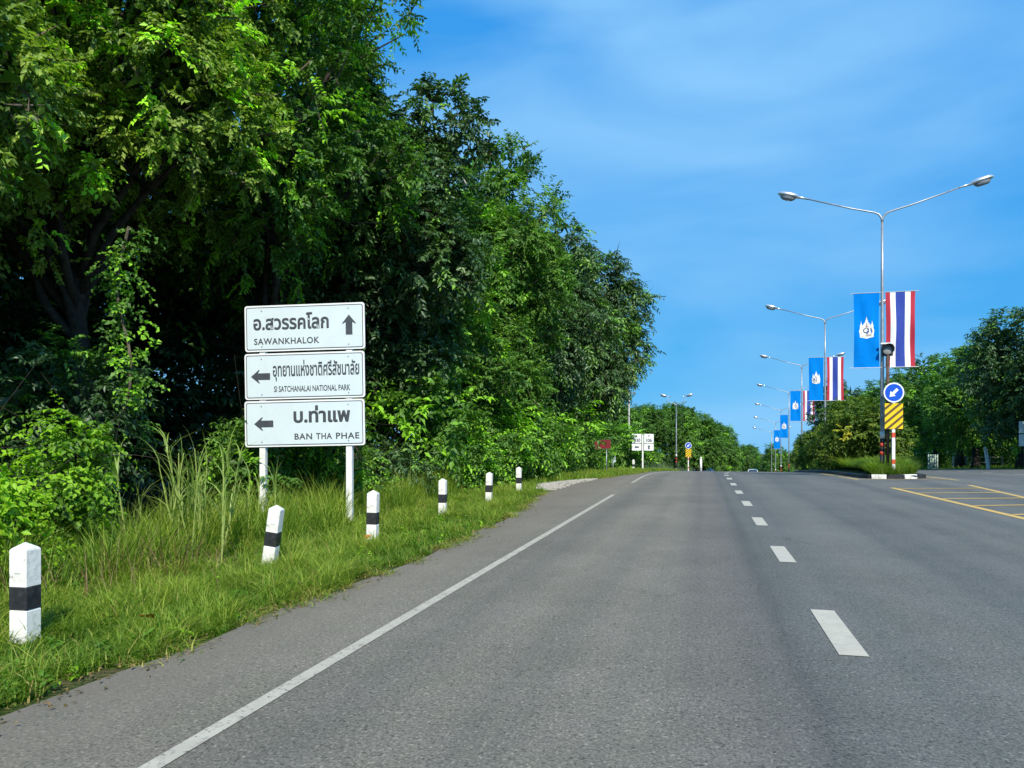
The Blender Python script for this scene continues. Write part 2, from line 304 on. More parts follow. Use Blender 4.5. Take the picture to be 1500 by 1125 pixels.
def sprays(g, C, O, tw, lp, tl, ll, lw, droop, bright=.05, spread=.65, tbase=.45, tvar=.16):
    """clumps of leafy twigs at centres C pointing along O"""
    n = len(C)
    ct = np.clip(tbase+g.normal(0, tvar, n), 0, .9); yb = g.random(n) < bright; ct[yb] = 1.0
    B = np.repeat(C, tw, 0)+g.normal(0, .16*tl, (n*tw, 3)); Or = np.repeat(O, tw, 0); ct = np.repeat(ct, tw)+g.normal(0, .05, n*tw)
    D = nrm(Or*.8+g.normal(0, spread, (n*tw, 3))+UP*.12); T = tl*g.uniform(.55, 1.25, n*tw)
    t = np.linspace(.12, 1, lp); k = len(B)
    tt = np.clip(t[None, :]+g.normal(0, .02, (k, lp)), .05, 1.05)[:, :, None]
    P = B[:, None]+D[:, None]*T[:, None, None]*tt-UP*droop*T[:, None, None]*tt**2
    tan = nrm(D[:, None]-UP*2*droop*tt)
    side = nrm(np.cross(tan, UP+g.normal(0, .3, (k, 1, 3)))); sg = np.where(np.arange(lp) % 2, 1, -1)[None, :, None]
    ld = nrm(tan*.6+side*sg*.85-UP*.25+g.normal(0, .22, (k, lp, 3)))
    N = nrm(UP*.9+Or[:, None]*.45+g.normal(0, .38, (k, lp, 3)))
    s = g.uniform(.7, 1.2, (k, lp))*(1-.35*np.abs(tt[:, :, 0]-.55))
    tint = np.repeat(np.clip(np.repeat(ct, lp)+g.normal(0, .07, k*lp), 0, 1), 4)
    V, F = leaf_geo(P.reshape(-1, 3), ld.reshape(-1, 3), N.reshape(-1, 3), (ll*s).ravel(), (lw*s).ravel())
    return V, F, tint, B, D, T
def cat(gs):
    V = []; F = []; T = []; o = 0
    for v, f, t in gs:
        V.append(v); F.append(f+o); T.append(t); o += len(v)
    return np.concatenate(V), np.concatenate(F), np.concatenate(T)
def crown_points(g, lobes, n, face=None):
    """points on the skin of a heap of lobes, thinner on the side turned away from 'face'"""
    c = np.array([l[0] for l in lobes], float); r = np.array([l[1] for l in lobes], float)
    w = r[:, 0]*r[:, 2]; w = w/w.sum(); P = []; O = []; have = 0
    while have < n:
        m = n*3; i = g.choice(len(lobes), m, p=w); d = nrm(g.normal(0, 1, (m, 3))+UP*.15)
        q = c[i]+d*r[i]*g.uniform(.72, 1.06, m)[:, None]; keep = np.ones(m, bool)
        for j in range(len(lobes)):
            e = (((q-c[j])/r[j])**2).sum(1); keep &= ~((e < .42) & (i != j))
        if face is not None: keep &= (d@face > -.15) | (g.random(m) < .3)
        q = q[keep]; P.append(q); O.append(nrm(d[keep]*(1/r[i[keep]]))); have += len(q)
    return np.concatenate(P)[:n], np.concatenate(O)[:n]
def limbs(g, lobes, base_r, h0, lean, m, parent, extra=None, bot=0.0):
    tops = np.array([l[0] for l in lobes], float); cz = tops[:, 2].max()
    top = np.array([lean[0], lean[1], cz*.9]); parts = []
    k = 9; ts = np.linspace(0, 1, k); ax = np.stack([top[0]*ts**1.4+g.normal(0, .06, k), top[1]*ts**1.4+g.normal(0, .06, k), bot+(top[2]-bot)*ts], 1); ax[0, :2] = 0
    rr = base_r*(1-.78*ts); rr[0] *= 1.35
    parts.append(tube_np(ax, rr, 9))
    for c in tops:
        t = np.clip((c[2]-h0*.2)/top[2]*.62, .18, .85); a = np.array([np.interp(t, ts, ax[:, i]) for i in range(3)])
        q = np.linspace(0, 1, 5)[:, None]; b = a+(c-a)*q+np.array([0, 0, .35])*np.sin(q*math.pi)+g.normal(0, .08, (5, 3))*(q > 0)
        r0 = base_r*.42; parts.append(tube_np(b, r0*(1-.8*q[:, 0]), 6))
        for _ in range(3):
            d = nrm(g.normal(0, 1, 3)+np.array([0, 0, .3])); e = b[3]+d*g.uniform(.6, 1.6)
            parts.append(tube_np([b[2], (b[2]+e)/2+g.normal(0, .1, 3), e], [r0*.4, r0*.28, r0*.1], 5))
    if extra: parts += extra
    v, f = join(parts); return pyobj('trunk', v, f, m, parent, smooth=True)
def make_tree(name, seed, loc, lobes, leaf, label, catg='tree', group=None, n=500, tw=7, lp=12, tl=.55, ll=.13, lw=.06, droop=.3, bright=.05, inner=900, isz=.34, face=None,
              trunk=.22, lean=(0, 0), bark='bark_dark', spread=.65, tbase=.45, tvar=.16, bot=0.0, twigs=False):
    g = np.random.default_rng(seed); t = empty(name, loc, label, catg, group=group)
    P, O = crown_points(g, lobes, n, face)
    V, F, ti, TB, TD, TT = sprays(g, P, O, tw, lp, tl, ll, lw, droop, bright, spread, tbase, tvar); gs = [(V, F, ti)]
    if twigs:       # bare twig ends and the stems behind the leaf sprays
        i = g.random(len(TB)) < .22; b = TB[i]-TD[i]*.5*tl; v, f = leaf_geo(b, TD[i]-UP*.15, nrm(g.normal(0, 1, (i.sum(), 3))), TT[i]*g.uniform(1.2, 1.9, i.sum()), np.full(i.sum(), .022), .5, .05)
        tg = link('twigs', np_mesh('twigs', v, f, np.zeros(len(v)), 'bark', 3), t); tg['kind'] = 'stuff'
    if inner:  # coarse filler leaves; their dark tint paints in the crown's inner shade
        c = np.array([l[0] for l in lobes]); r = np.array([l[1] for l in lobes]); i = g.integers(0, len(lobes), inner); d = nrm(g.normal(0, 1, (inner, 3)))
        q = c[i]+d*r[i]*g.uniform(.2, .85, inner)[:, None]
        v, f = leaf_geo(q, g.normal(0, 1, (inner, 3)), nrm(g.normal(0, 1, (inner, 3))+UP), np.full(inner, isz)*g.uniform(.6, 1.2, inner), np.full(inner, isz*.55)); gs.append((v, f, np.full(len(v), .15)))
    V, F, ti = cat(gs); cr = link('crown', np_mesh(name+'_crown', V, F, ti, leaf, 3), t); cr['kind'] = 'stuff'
    limbs(g, lobes, trunk, 1, lean, bark, t, bot=bot)
    return t
def auto_lobes(g, h, rx, z0, k=9, off=(0, 0), sz=.46, u0=.45, u1=.72):
    """lobes heaped into a crown between z0 and h with half-width rx"""
    L = []; zc = (z0+h)/2; rz = (h-z0)/2
    for i in range(k):
        d = nrm(g.normal(0, 1, 3)); u = g.uniform(u0, u1); s = g.uniform(.8, 1.2)*sz
        c = np.array([off[0]+d[0]*u*rx, off[1]+d[1]*u*rx, zc+d[2]*u*rz]); r = np.array([rx*s, rx*s, min(rz, rx)*s*.9])
        c[2] = min(max(c[2], z0+r[2]*.8), h-r[2]); L.append((c, r))
    L.append((np.array([off[0], off[1], zc]), np.array([rx*.62, rx*.62, rz*.72]))); return L
def copy_thing(o, loc, rz, sc, label, group=None):
    c = o.copy(); COL.objects.link(c); c.location = loc; c.rotation_euler = (0, 0, rz); c.scale = sc if hasattr(sc, '__len__') else (sc, sc, sc); c['label'] = label
    if group: c['group'] = group
    for ch in o.children:
        d = ch.copy(); COL.objects.link(d); d.parent = c
    return c

# ------------------------------------------------------------------ ground and road
ys = np.concatenate([np.arange(-40, 30, 5), np.arange(30, 110, 2.5), np.arange(110, 240, 6), [260, 300, 380, 500, 800]])
xs = np.concatenate([[-500, -250, -120, -70, -40, -25, -18], np.arange(-14, 30, 2), [32, 40, 55, 80, 130, 260, 500]])
def sheet(name, xs, ys, dz, m):
    v = []; f = []; n = len(xs)
    for y in ys:
        for x in xs: v.append((x, y, float(Z(x, y))+dz))
    for i in range(len(ys)-1):
        for j in range(n-1): f.append((i*n+j, i*n+j+1, (i+1)*n+j+1, (i+1)*n+j))
    return pyobj(name, v, f, m, smooth=True)
def strip(name, ss, a, b, dz, m, parent=None, cols=1):
    """sheet between two lines x=a(s) and x=b(s), draped on the terrain"""
    v = []; f = []; n = cols+1
    for i, s in enumerate(ss):
        for j in range(n):
            x = a[i]+(b[i]-a[i])*j/cols; v.append((x, s, float(Z(x, s))+dz))
    for i in range(len(ss)-1):
        for j in range(cols): f.append((i*n+j, i*n+j+1, (i+1)*n+j+1, (i+1)*n+j))
    return pyobj(name, v, f, m, parent, smooth=True)
G = np.random.default_rng(7)
tag(sheet('ground', xs, ys, -.02, 'earth'), kind='structure')
rs = np.concatenate([np.arange(-15, 32, .35), np.arange(32, 120, 1.5), np.arange(120, 260, 5)])
jit = np.interp(rs, np.arange(-20, 270, .5), np.convolve(G.normal(0, .09, 580), [.25, .5, .25], 'same'))
ra = edge(rs)+jit*(rs < 60); rb = 18.6+Cv(rs)
road = tag(strip('road', rs, ra, rb, .004, 'asphalt', cols=16), kind='structure')
def line(name, s0, s1, x0, x1, w, m, step=1.5, curve=True, dz=.009):
    k = max(2, int((s1-s0)/step)+1); ss = np.linspace(s0, s1, k); c = np.linspace(x0, x1, k)+(Cv(ss) if curve else 0)
    return strip(name, ss, c-w/2, c+w/2, dz, m, road)
line('edge_line', -3, 20.2, -2.37, -2.37, .10, 'paint_line'); line('edge_line', 26.2, 70, -2.42, -2.5, .10, 'paint_line')
for i in range(22):
    s0 = 1.40+4.0*i
    if i > 0: line('lane_dash', s0, s0+1.4, .985, .985, .19, 'paint_dash', .5)
line('yellow_line', 14.0, 25.4, 5.85, 5.72, .17, 'paint_yellow', .7)
line('yellow_line', 15.5, 27.6, 7.45, 8.55, .15, 'paint_yellow', .7)
line('yellow_line', 30.6, 95, 5.72, 5.72, .16, 'paint_yellow', 1.0)
line('yellow_line', 31.0, 40, 9.25, 9.3, .15, 'paint_yellow', 1.0)
def quad_line(name, a, b, w, m, dz=.012):
    a = Vector(a); b = Vector(b); d = (b-a).normalized(); q = Vector((-d.y, d.x))*w/2; k = 5; v = []; f = []
    for i in range(k):
        p = a+(b-a)*i/(k-1)
        for e in (-1, 1): x, y = p.x+q.x*e, p.y+q.y*e; v.append((x, y, float(Z(x, y))+dz))
    for i in range(k-1): f.append((2*i, 2*i+1, 2*i+3, 2*i+2))
    return pyobj(name, v, f, m, road)
quad_line('yellow_line', (5.8, 30.7), (9.2, 32.2), .13, 'paint_yellow')
for k in range(8):
    s0 = 25.0-2.1*k; xl = np.interp(s0, [14, 25.4], [5.85, 5.72])+.09; s1 = s0+.75
    if s1 < 15.6: continue
    xr = np.interp(s1, [15.5, 27.6], [7.45, 8.55])-.08
    quad_line('hatch_bar', (xl, s0), (xr, s1), .16, 'paint_yellow', .013)
for k in range(9): line('lane_dash', 30+4.0*k, 31.4+4.0*k, 14.1, 14.1, .15, 'paint_dash', .7, curve=False)
gv = strip('gravel_patch', np.linspace(21.2, 28.6, 26), *(lambda s: (edge(s)-.75*np.sin((s-21.2)/7.4*math.pi)**.6-.15+G.normal(0, .07, 26), edge(s)+.10+G.normal(0, .05, 26)))(np.linspace(21.2, 28.6, 26)), .012, 'gravel', None, 6)
tag(gv, kind='structure')
# loose stones of the patch: far too many and small to count
st = np.random.default_rng(5); k = 900; s = st.uniform(21.3, 28.5, k); x = edge(s)+st.uniform(-.8, .35, k)*np.sin((s-21.2)/7.4*math.pi)**.6
V = []; F = []
for a, b in zip(x, s):
    r = st.uniform(.012, .04); o = len(V); z = float(Z(a, b))+.012
    V += [(a-r, b-r*.7, z), (a+r, b-r, z), (a+r*.8, b+r, z), (a-r, b+r*.8, z), (a+st.uniform(-.4, .4)*r, b, z+r*.9)]; F += [(o, o+1, o+4), (o+1, o+2, o+4), (o+2, o+3, o+4), (o+3, o, o+4)]
tag(pyobj('gravel', V, F, 'gravel'), 'loose pale stones at the edge of the road', 'gravel', kind='stuff')

# median island with its kerb stones
ms = np.concatenate([[31.95, 32.4, 33], np.arange(34, 70, 2), np.arange(70, 200, 6)])
ml = 6.25+Cv(ms); mr_ = np.minimum(8.65+.06*(ms-33), 10.2)+Cv(ms); mr_[0] = 7.5; ml[0] = 6.45; mr_[1] = 8.35
def med_top(x, s): return .16+.22*np.clip((s-32)/3, 0, 1)
v = []; f = []; n = 7
for i, s in enumerate(ms):
    for j in range(n):
        u = j/(n-1); x = ml[i]+.12+(mr_[i]-ml[i]-.24)*u; v.append((x, s+.1*(i == 0), float(Z(x, s))+.13+.2*math.sin(u*math.pi)*min(1, (s-31.9)/2)*1.4))
for i in range(len(ms)-1):
    for j in range(n-1): f.append((i*n+j, i*n+j+1, (i+1)*n+j+1, (i+1)*n+j))
island = tag(pyobj('median_island', v, f, 'earth', smooth=True), kind='structure')
def kerb(a, b, m):
    a = Vector(a); b = Vector(b); d = (b-a); ln = d.length; ang = math.atan2(d.y, d.x); w = .09; hh = .17; g = .012
    pr = [(-w, 0), (-w, hh-.03), (-w+.03, hh), (w, hh), (w, 0)]
    v = [(g, y, z) for y, z in pr]+[(ln-g, y, z) for y, z in pr]; q = [(i, (i+1) % 5, (i+1) % 5+5, i+5) for i in range(5)]+[(4, 3, 2, 1, 0), (5, 6, 7, 8, 9)]
    o = pyobj('kerb_stone', v, q, m, island); o.location = (a.x, a.y, float(Z(a.x, a.y))); o.rotation_euler = (0, 0, ang); return o
nose = [(6.25, 33.0), (6.3, 32.45), (6.45, 32.0), (7.0, 31.95), (7.65, 32.2), (8.2, 32.6), (8.55, 33.1)]
for i, m in enumerate(['black_paint', 'black_paint', 'white_paint', 'black_paint', 'white_paint', 'black_paint']): kerb(nose[i], nose[i+1], m)
s = 33.0; k = 0
while s < 75:
    a = (6.25+float(Cv(s+.62)), s+.62); b = (6.25+float(Cv(s)), s); kerb(a, b, 'black_paint'); k += 1; s += .62
s = 33.1; k = 0
while s < 46:
    f_ = lambda q: min(8.62+.06*(q-33), 10.2)+float(Cv(q)); kerb((f_(s), s), (f_(s+.62), s+.62), 'white_paint' if k % 4 == 3 else 'black_paint'); k += 1; s += .62

# ------------------------------------------------------------------ direction sign
sg = empty('direction_sign', (-6.57, 11.3, 0), 'tall white road sign with three Thai direction boards on two white posts', 'road sign', rz=R(9.3))
for px in (-.75, .77):
    bevbox('post', (px-.052, px+.052, .012, .112, .10, 3.72), 'white_post', sg, .005); bevbox('post_foot', (px-.055, px+.055, .009, .115, -.2, .10), 'black_paint', sg, .004)
def arrow(kind):
    p = [(-.058, -.17), (.058, -.17), (.058, .045), (.115, .01), (.115, .03), (0, .17), (-.115, .03), (-.115, .01), (-.058, .045)]
    return p if kind == 'up' else [(-z, x) for x, z in p]
for zc, kind, au, av in ((3.395, 'up', .78, .02), (2.575, 'left', -.77, 0), (1.765, 'left', -.714, 0)):
    v, f = prism(rrect(2.1, .785, .045), .012, -.008); bd = pyobj('board', v, f, 'sign_rim', sg, loc=(0, 0, zc)); bd.rotation_euler = (0, R(-1.1), 0)
    v, f = prism(rrect(2.045, .73, .035), -.006, -.0105); pyobj('face', v, f, 'sign_white', bd)
    v, f = ring(rrect(2.045, .73, .035), rrect(2.02, .705, .028), -.0085, -.0125); pyobj('border', v, f, 'sign_ink', bd)
    v, f = prism([(x+au, z+av) for x, z in arrow(kind)], -.008, -.0125); pyobj('arrow', v, f, 'sign_ink', bd)
    for bx, bz in ((-.75, .30), (.77, .30), (-.75, -.31), (.77, -.31)):
        v, f = prism(circ(.012, 8, bx, bz), -.008, -.015); pyobj('bolt', v, f, 'galv', bd)
    y = -.0125
    if zc > 3: lettering('อ.สวรรคโลก', -.895, .43, -.03, .20, y, bd, ref='อ', bold=.03); lettering('SAWANKHALOK', -.888, .26, -.275, .108, y, bd, sp=1.12, bold=.022)
    elif zc > 2: lettering('อุทยานแห่งชาติศรีสัชนาลัย', -.55, .96, -.01, .19, y, bd, ref='อ', bold=.022); lettering('SI SATCHANALAI NATIONAL PARK', -.535, .80, -.27, .10, y, bd, bold=.02)
    else: lettering('บ.ท่าแพ', -.186, .806, .005, .20, y, bd, ref='บ', bold=.035); [lettering(w_, a_, b_, -.278, .105, y, bd, sp=1.12, bold=.022) for w_, a_, b_ in (('BAN', -.174, .134), ('THA', .203, .481), ('PHAE', .55, .955))]

# ------------------------------------------------------------------ guide posts
def bollard(x, s, label, rz=0, lean=(0, 0), sc=1.0, gp='black and white guide posts along the verge', base=True):
    o = empty('guide_post', pos(x, s, -.02), label, 'guide post', rz=rz, group=gp); o.rotation_euler = (lean[0], lean[1], rz); o.scale = (sc, sc, sc); w = .070
    def blk(name, z0, z1, m, e=0.0): return bevbox(name, (-w-e, w+e, -w-e, w+e, z0, z1), m, o, .009)
    blk('foot', -.25, .05, 'black_paint'); blk('shaft', .05, .29, 'white_paint'); blk('band', .29, .455, 'black_paint', .0015)
    v = [(-w, -w, .455), (w, -w, .455), (w, w, .455), (-w, w, .455), (-w, -w, .715), (w, -w, .715), (w, w, .715), (-w, w, .715), (0, 0, .765)]
    c = pyobj('cap', v, [(3, 2, 1, 0), (0, 1, 5, 4), (1, 2, 6, 5), (2, 3, 7, 6), (3, 0, 4, 7), (4, 5, 8), (5, 6, 8), (6, 7, 8), (7, 4, 8)], 'white_paint', o)
    bm = bmesh.new(); bm.from_mesh(c.data); bmesh.ops.bevel(bm, geom=[e for e in bm.edges if min(q.co.z for q in e.verts) > .46 or abs(e.verts[0].co.z-e.verts[1].co.z) > .2], offset=.008, segments=1, affect='EDGES'); bm.to_mesh(c.data); bm.free()
    bevbox('reflector', (-.022, .022, -w-.006, -w+.002, .55, .68), 'sign_rim', o, .002)
    return o
bollard(-4.64, 4.20, 'black banded guide post at the far left edge, nearest one', R(4))
bollard(-4.80, 7.47, 'tilted black and white guide post in front of the direction sign', R(10), (R(2), R(8.5)))
bollard(-4.55, 9.67, 'upright guide post just right of the direction sign', R(6), (R(0), R(1.2)), 1.03)
bollard(-4.88, 13.5, 'guide post second right of the direction sign', R(5), (0, R(.6)))
bollard(-4.86, 16.6, 'slightly tilted guide post, third right of the direction sign', R(3), (0, R(1.8)))
bollard(-5.05, 20.3, 'guide post beside the pale gravel patch', R(2))
bollard(-4.36, 48.2, 'small distant guide post under the route number sign', 0)

# ------------------------------------------------------------------ lamps
def lamp_proto(loc, label, top=10.8, arm=3.15, bands=True, group='twin-arm street lamps on the median'):
    o = empty('street_lamp', loc, label, 'street lamp', group=group)
    tube('pole', [(0, 0, -.3), (0, 0, .5), (0, 0, 4), (0, 0, 8), (0, 0, top-.35)], [.085, .083, .072, .058, .048], 'galv', o, 12)
    if bands:
        for i, (z0, z1, m) in enumerate(((.30, .93, 'black_paint'), (.93, 1.09, 'red_paint'), (1.09, 1.27, 'black_paint'), (1.27, 1.43, 'red_paint'), (1.43, 1.62, 'black_paint'), (1.62, 1.9, 'white_post'))):
            tube('painted_band', [(0, 0, z0), (0, 0, z1)], .092-.0005*i, m, o, 12)
    bevbox('hatch_cover', (-.05, .05, -.105, -.08, 2.1, 2.5), 'galv', o, .004)
    for e in (-1, 1):
        P = [(0, 0, top-.42), (e*.02, 0, top-.2), (e*.12, 0, top-.03), (e*.3, 0, top+.06), (e*1.2, 0, top+.30), (e*arm, 0, top+.82)]
        a = tube('arm', P, [.045, .044, .040, .036, .033, .028], 'galv', o, 8)
        # luminaire: neck, domed aluminium shell, glass bowl below
        prof = [(-.34, .035), (-.10, .05), (0, .062), (.06, .13), (.22, .165), (.45, .165), (.60, .13), (.68, .05)]
        V = []; F = []; n = 12
        for u, r in prof:
            for j in range(n):
                t = 2*math.pi*j/n; y = r*math.cos(t); z = r*math.sin(t)*(.72 if math.sin(t) > 0 else (.30 if u > .03 else .8)); V.append((u, y, z))
        for i in range(len(prof)-1):
            for j in range(n): F.append((i*n+j, i*n+(j+1) % n, (i+1)*n+(j+1) % n, (i+1)*n+j))
        F += [tuple(range(n)), tuple((len(prof)-1)*n+j for j in range(n))]
        sh = pyobj('lamp_head', V, F, 'alu', o, smooth=True); sh.scale = (1.25,)*3; sh.location = (e*(arm+.36), 0, top+.92); sh.rotation_euler = (0, R(-15), 0 if e > 0 else math.pi)
        V = []; F = []
        for q, (u, sc_) in enumerate(((0, 1), (-.07, .92), (-.12, .62))):
            for j in range(14):
                t = 2*math.pi*j/14; V.append((.33+.26*math.cos(t)*sc_, .13*math.sin(t)*sc_, -.035+u))
        for i in range(2):
            for j in range(14): F.append((i*14+j, i*14+(j+1) % 14, (i+1)*14+(j+1) % 14, (i+1)*14+j))
        F.append(tuple(28+j for j in range(14))); pyobj('glass_bowl', V, F, 'lamp_glass', sh, smooth=True)
    return o
def crest_geo():
    """white three-spired crest, outline in metres about its centre"""
    half = [(0, .52), (.022, .40), (.045, .35), (.06, .28), (.10, .23), (.135, .16), (.165, .18), (.185, .24), (.20, .34), (.215, .24), (.245, .13), (.25, .02), (.285, -.08), (.26, -.18), (.255, -.33), (.12, -.36), (0, -.40)]
    return half+[(-x, z) for x, z in half[-2:0:-1]]
def wr(u, v, sd): return .050*math.sin(5.1*u+3.2*v+sd)*(.25+.75*abs(v))+.030*math.sin(9*u-5.5*v+sd*2.1)+.022*math.sin(6.6*v+sd)+.010*math.sin(17*u+11*v+sd*3)
def cloth(name, w, h, cols, sd, parent, nu=4, nv=24):
    mats = [c[1] for c in cols]; xs_ = []; mi = []
    for i, (wd, _) in enumerate(cols):
        x0 = sum(c[0] for c in cols[:i]); k = max(2, int(wd*w*10))
        for j in range(k): xs_.append(x0+wd*j/k); mi.append(i)
    xs_.append(1.0); n = len(xs_); v = []; f = []; fm = []
    for r in range(nv+1):
        t = r/nv
        for u in xs_:
            k = math.sin(t*math.pi)**.7; edge_in = .02*math.sin(t*math.pi)*(u-.5)*2
            v.append(((u-.5)*w-edge_in, wr(u, t, sd)*k, -t*h+.02*math.sin(u*9+sd)*(t > .98)))
    for r in range(nv):
        for j in range(n-1): f.append((r*n+j, r*n+j+1, (r+1)*n+j+1, (r+1)*n+j)); fm.append(mi[j])
    return pyobj(name, v, f, None, parent, True, mats=mats, mi=fm)
def flags(x, s, zb, which, sd, lab1, lab2, h=3.05, ztop=7.56, base=None):
    b0 = base if base is not None else float(Z(x, s))
    for e, kind, lab in ((-1, 'blue', lab1), (1, 'thai', lab2)):
        if lab is None: continue
        w = .98 if kind == 'blue' else 1.10; o = empty('banner', (x+e*(.11+w/2), s-.05, b0+ztop), lab, 'flag', group='banners hung on the median lamps')
        for zz in (0.01, -h): tube('rod', [(-e*(w/2+.08), 0, zz), (e*(w/2+.14), 0, zz)], .014, 'alu', o, 6)
        if kind == 'blue':
            c = cloth('cloth', w, h, [(1, 'flag_blue')], sd, o)
            pts = crest_geo(); cz = -1.47; 
            # the print lies on the cloth: a fan of the outline, bent with the same folds
            def onc(px, pz, d): u = px/w+.5; t = min(1, max(0, -(pz+cz)/h)); return (px, wr(u, t, sd)*math.sin(t*math.pi)**.7-d, pz+cz)
            rows = np.linspace(-.40, .52, 30); v = []; f = []
            pl = crest_geo(); n = len(pl)
            v = [onc(0, -.05, .007)]+[onc(a, b, .007) for a, b in pl]; f = []
            bm = bmesh.new(); vs = [bm.verts.new((a, b, 0)) for a, b in pl]; bm.faces.new(vs); bmesh.ops.triangulate(bm, faces=bm.faces[:]); bmesh.ops.subdivide_edges(bm, edges=bm.edges[:], cuts=2, use_grid_fill=True); bm.verts.index_update()
            V = [onc(q.co.x, q.co.y, .008) for q in bm.verts]; F = [[q.index for q in fc.verts] for fc in bm.faces]; bm.free(); cr_ = pyobj('crest', V, F, 'flag_white', o)
            def stroke(P, wd, m):
                V = []; F = []
                for i, (a, b) in enumerate(P):
                    a2, b2 = P[min(i+1, len(P)-1)]; a1, b1 = P[max(i-1, 0)]; dx, dz = a2-a1, b2-b1; l = math.hypot(dx, dz)+1e-9
                    V += [onc(a-dz/l*wd, b+dx/l*wd, .014), onc(a+dz/l*wd, b-dx/l*wd, .014)]
                for i in range(len(P)-1): F.append((2*i, 2*i+1, 2*i+3, 2*i+2))
                pyobj('crest_print', V, F, m, cr_)
            arc = lambda cx, cz_, rx, rz_, a0, a1: [(cx+rx*math.cos(R(a0+(a1-a0)*i/14)), cz_+rz_*math.sin(R(a0+(a1-a0)*i/14))) for i in range(15)]
            stroke(arc(0, -.10, .21, .17, 130, 320), .013, 'gold'); stroke(arc(0, -.10, .21, .17, 50, -140), .013, 'gold')
            stroke(arc(-.02, -.06, .10, .09, 20, 340), .020, 'sign_ink'); stroke([(.07, .0), (.05, -.08), (.0, -.16), (.03, -.22)], .018, 'flag_navy')
            stroke([(-.20, -.29), (-.08, -.265), (0, -.29), (.08, -.265), (.20, -.29)], .012, 'gold'); stroke([(0, .22), (0, .06)], .016, 'gold'); stroke([(-.05, .10), (.05, .10)], .012, 'red_paint')
        else:
            cloth('cloth', w, h, [(.155, 'flag_red'), (.185, 'flag_white'), (.32, 'flag_navy'), (.185, 'flag_white'), (.155, 'flag_red')], sd+1.7, o)
lamps = [(33.0, 'nearest twin-arm street lamp at the tip of the median'), (56.0, 'second twin-arm street lamp along the median, behind the golden shrubs'), (79.0, 'third twin-arm street lamp along the median'),
         (102.5, 'fourth twin-arm street lamp along the median'), (126.0, 'fifth twin-arm street lamp along the median, half hidden by shrubs'), (149.0, 'sixth twin-arm street lamp along the median, small and far'), (172.0, 'farthest twin-arm street lamp of the median row')]
ordn = ['nearest', 'second', 'third', 'fourth', 'fifth', 'sixth']
lp0 = None
for i, (s, lab) in enumerate(lamps):
    x = 7.07+.054*max(0, s-33)
    if lp0 is None: lp0 = lamp_proto(pos(x, s), lab, arm=2.85)
    else:
        o = lp0.copy(); COL.objects.link(o); o.location = pos(x, s); o['label'] = lab
        for ch in lp0.children:
            c = ch.copy(); COL.objects.link(c); c.parent = o
            for gch in ch.children: d = gch.copy(); COL.objects.link(d); d.parent = c
    if i < 5:
        flags(x, s, 0, None, 1.3*i+.4, 'blue banner with a white crest hung on the %s median lamp' % ordn[i], 'red, white and dark blue striped flag hung on the %s median lamp' % ordn[i] if i < 3 else None, ztop=7.56+(0, .55, .70, .3, 0)[i])
ll_ = lamp_proto((-3.1, 90, -1.95), 'slim double lamp post on the left roadside before the distant trees', top=7.9, arm=.75, group=None)
if 'group' in ll_: del ll_['group']

# warning beacon and arrow sign on the median tip
bc = empty('warning_beacon', pos(7.22, 32.75), 'dark unlit warning light on a rusty pole against the nearest lamp post', 'warning light')
tube('pole', [(0, 0, -.1), (0, 0, 5.0)], .062, 'rust', bc, 10)
bevbox('bracket', (-.27, .25, -.06, .03, 5.42, 5.48), 'sign_rim', bc, .005); bevbox('back_plate', (-.2, .2, .0, .10, 4.95, 5.42), 'housing', bc, .02)
v, f = ring(circ(.22, 24, 0, 5.2), circ(.19, 24, 0, 5.2), .0, -.07); pyobj('rim', v, f, 'housing', bc, True)
vis = [(.225*math.cos(R(a)), 5.2+.225*math.sin(R(a))) for a in range(-20, 201, 10)]; ni = len(vis)
v = [(x, -.02, z) for x, z in vis]+[(x, -.26+.12*(1-max(0, (z-5.2)/.225)), z) for x, z in vis]+[(x*.94, -.02, 5.2+(z-5.2)*.94) for x, z in vis]+[(x*.94, -.26+.12*(1-max(0, (z-5.2)/.225)), 5.2+(z-5.2)*.94) for x, z in vis]
f = [(i, i+1, ni+i+1, ni+i) for i in range(ni-1)]+[(2*ni+i+1, 2*ni+i, 3*ni+i, 3*ni+i+1) for i in range(ni-1)]+[(ni+i, ni+i+1, 3*ni+i+1, 3*ni+i) for i in range(ni-1)]
pyobj('visor', v, f, 'housing', bc, True)
V = [(0, -.05, 5.2)]; F = []
for q, (r, y) in enumerate(((.10, -.04), (.185, -.005))): V += [(x, y, z) for x, z in circ(r, 24, 0, 5.2)]
F = [(0, 1+i, 1+(i+1) % 24) for i in range(24)]+[(1+i, 25+i, 25+(i+1) % 24, 1+(i+1) % 24) for i in range(24)]; pyobj('lens', V, F, 'lens', bc, True)
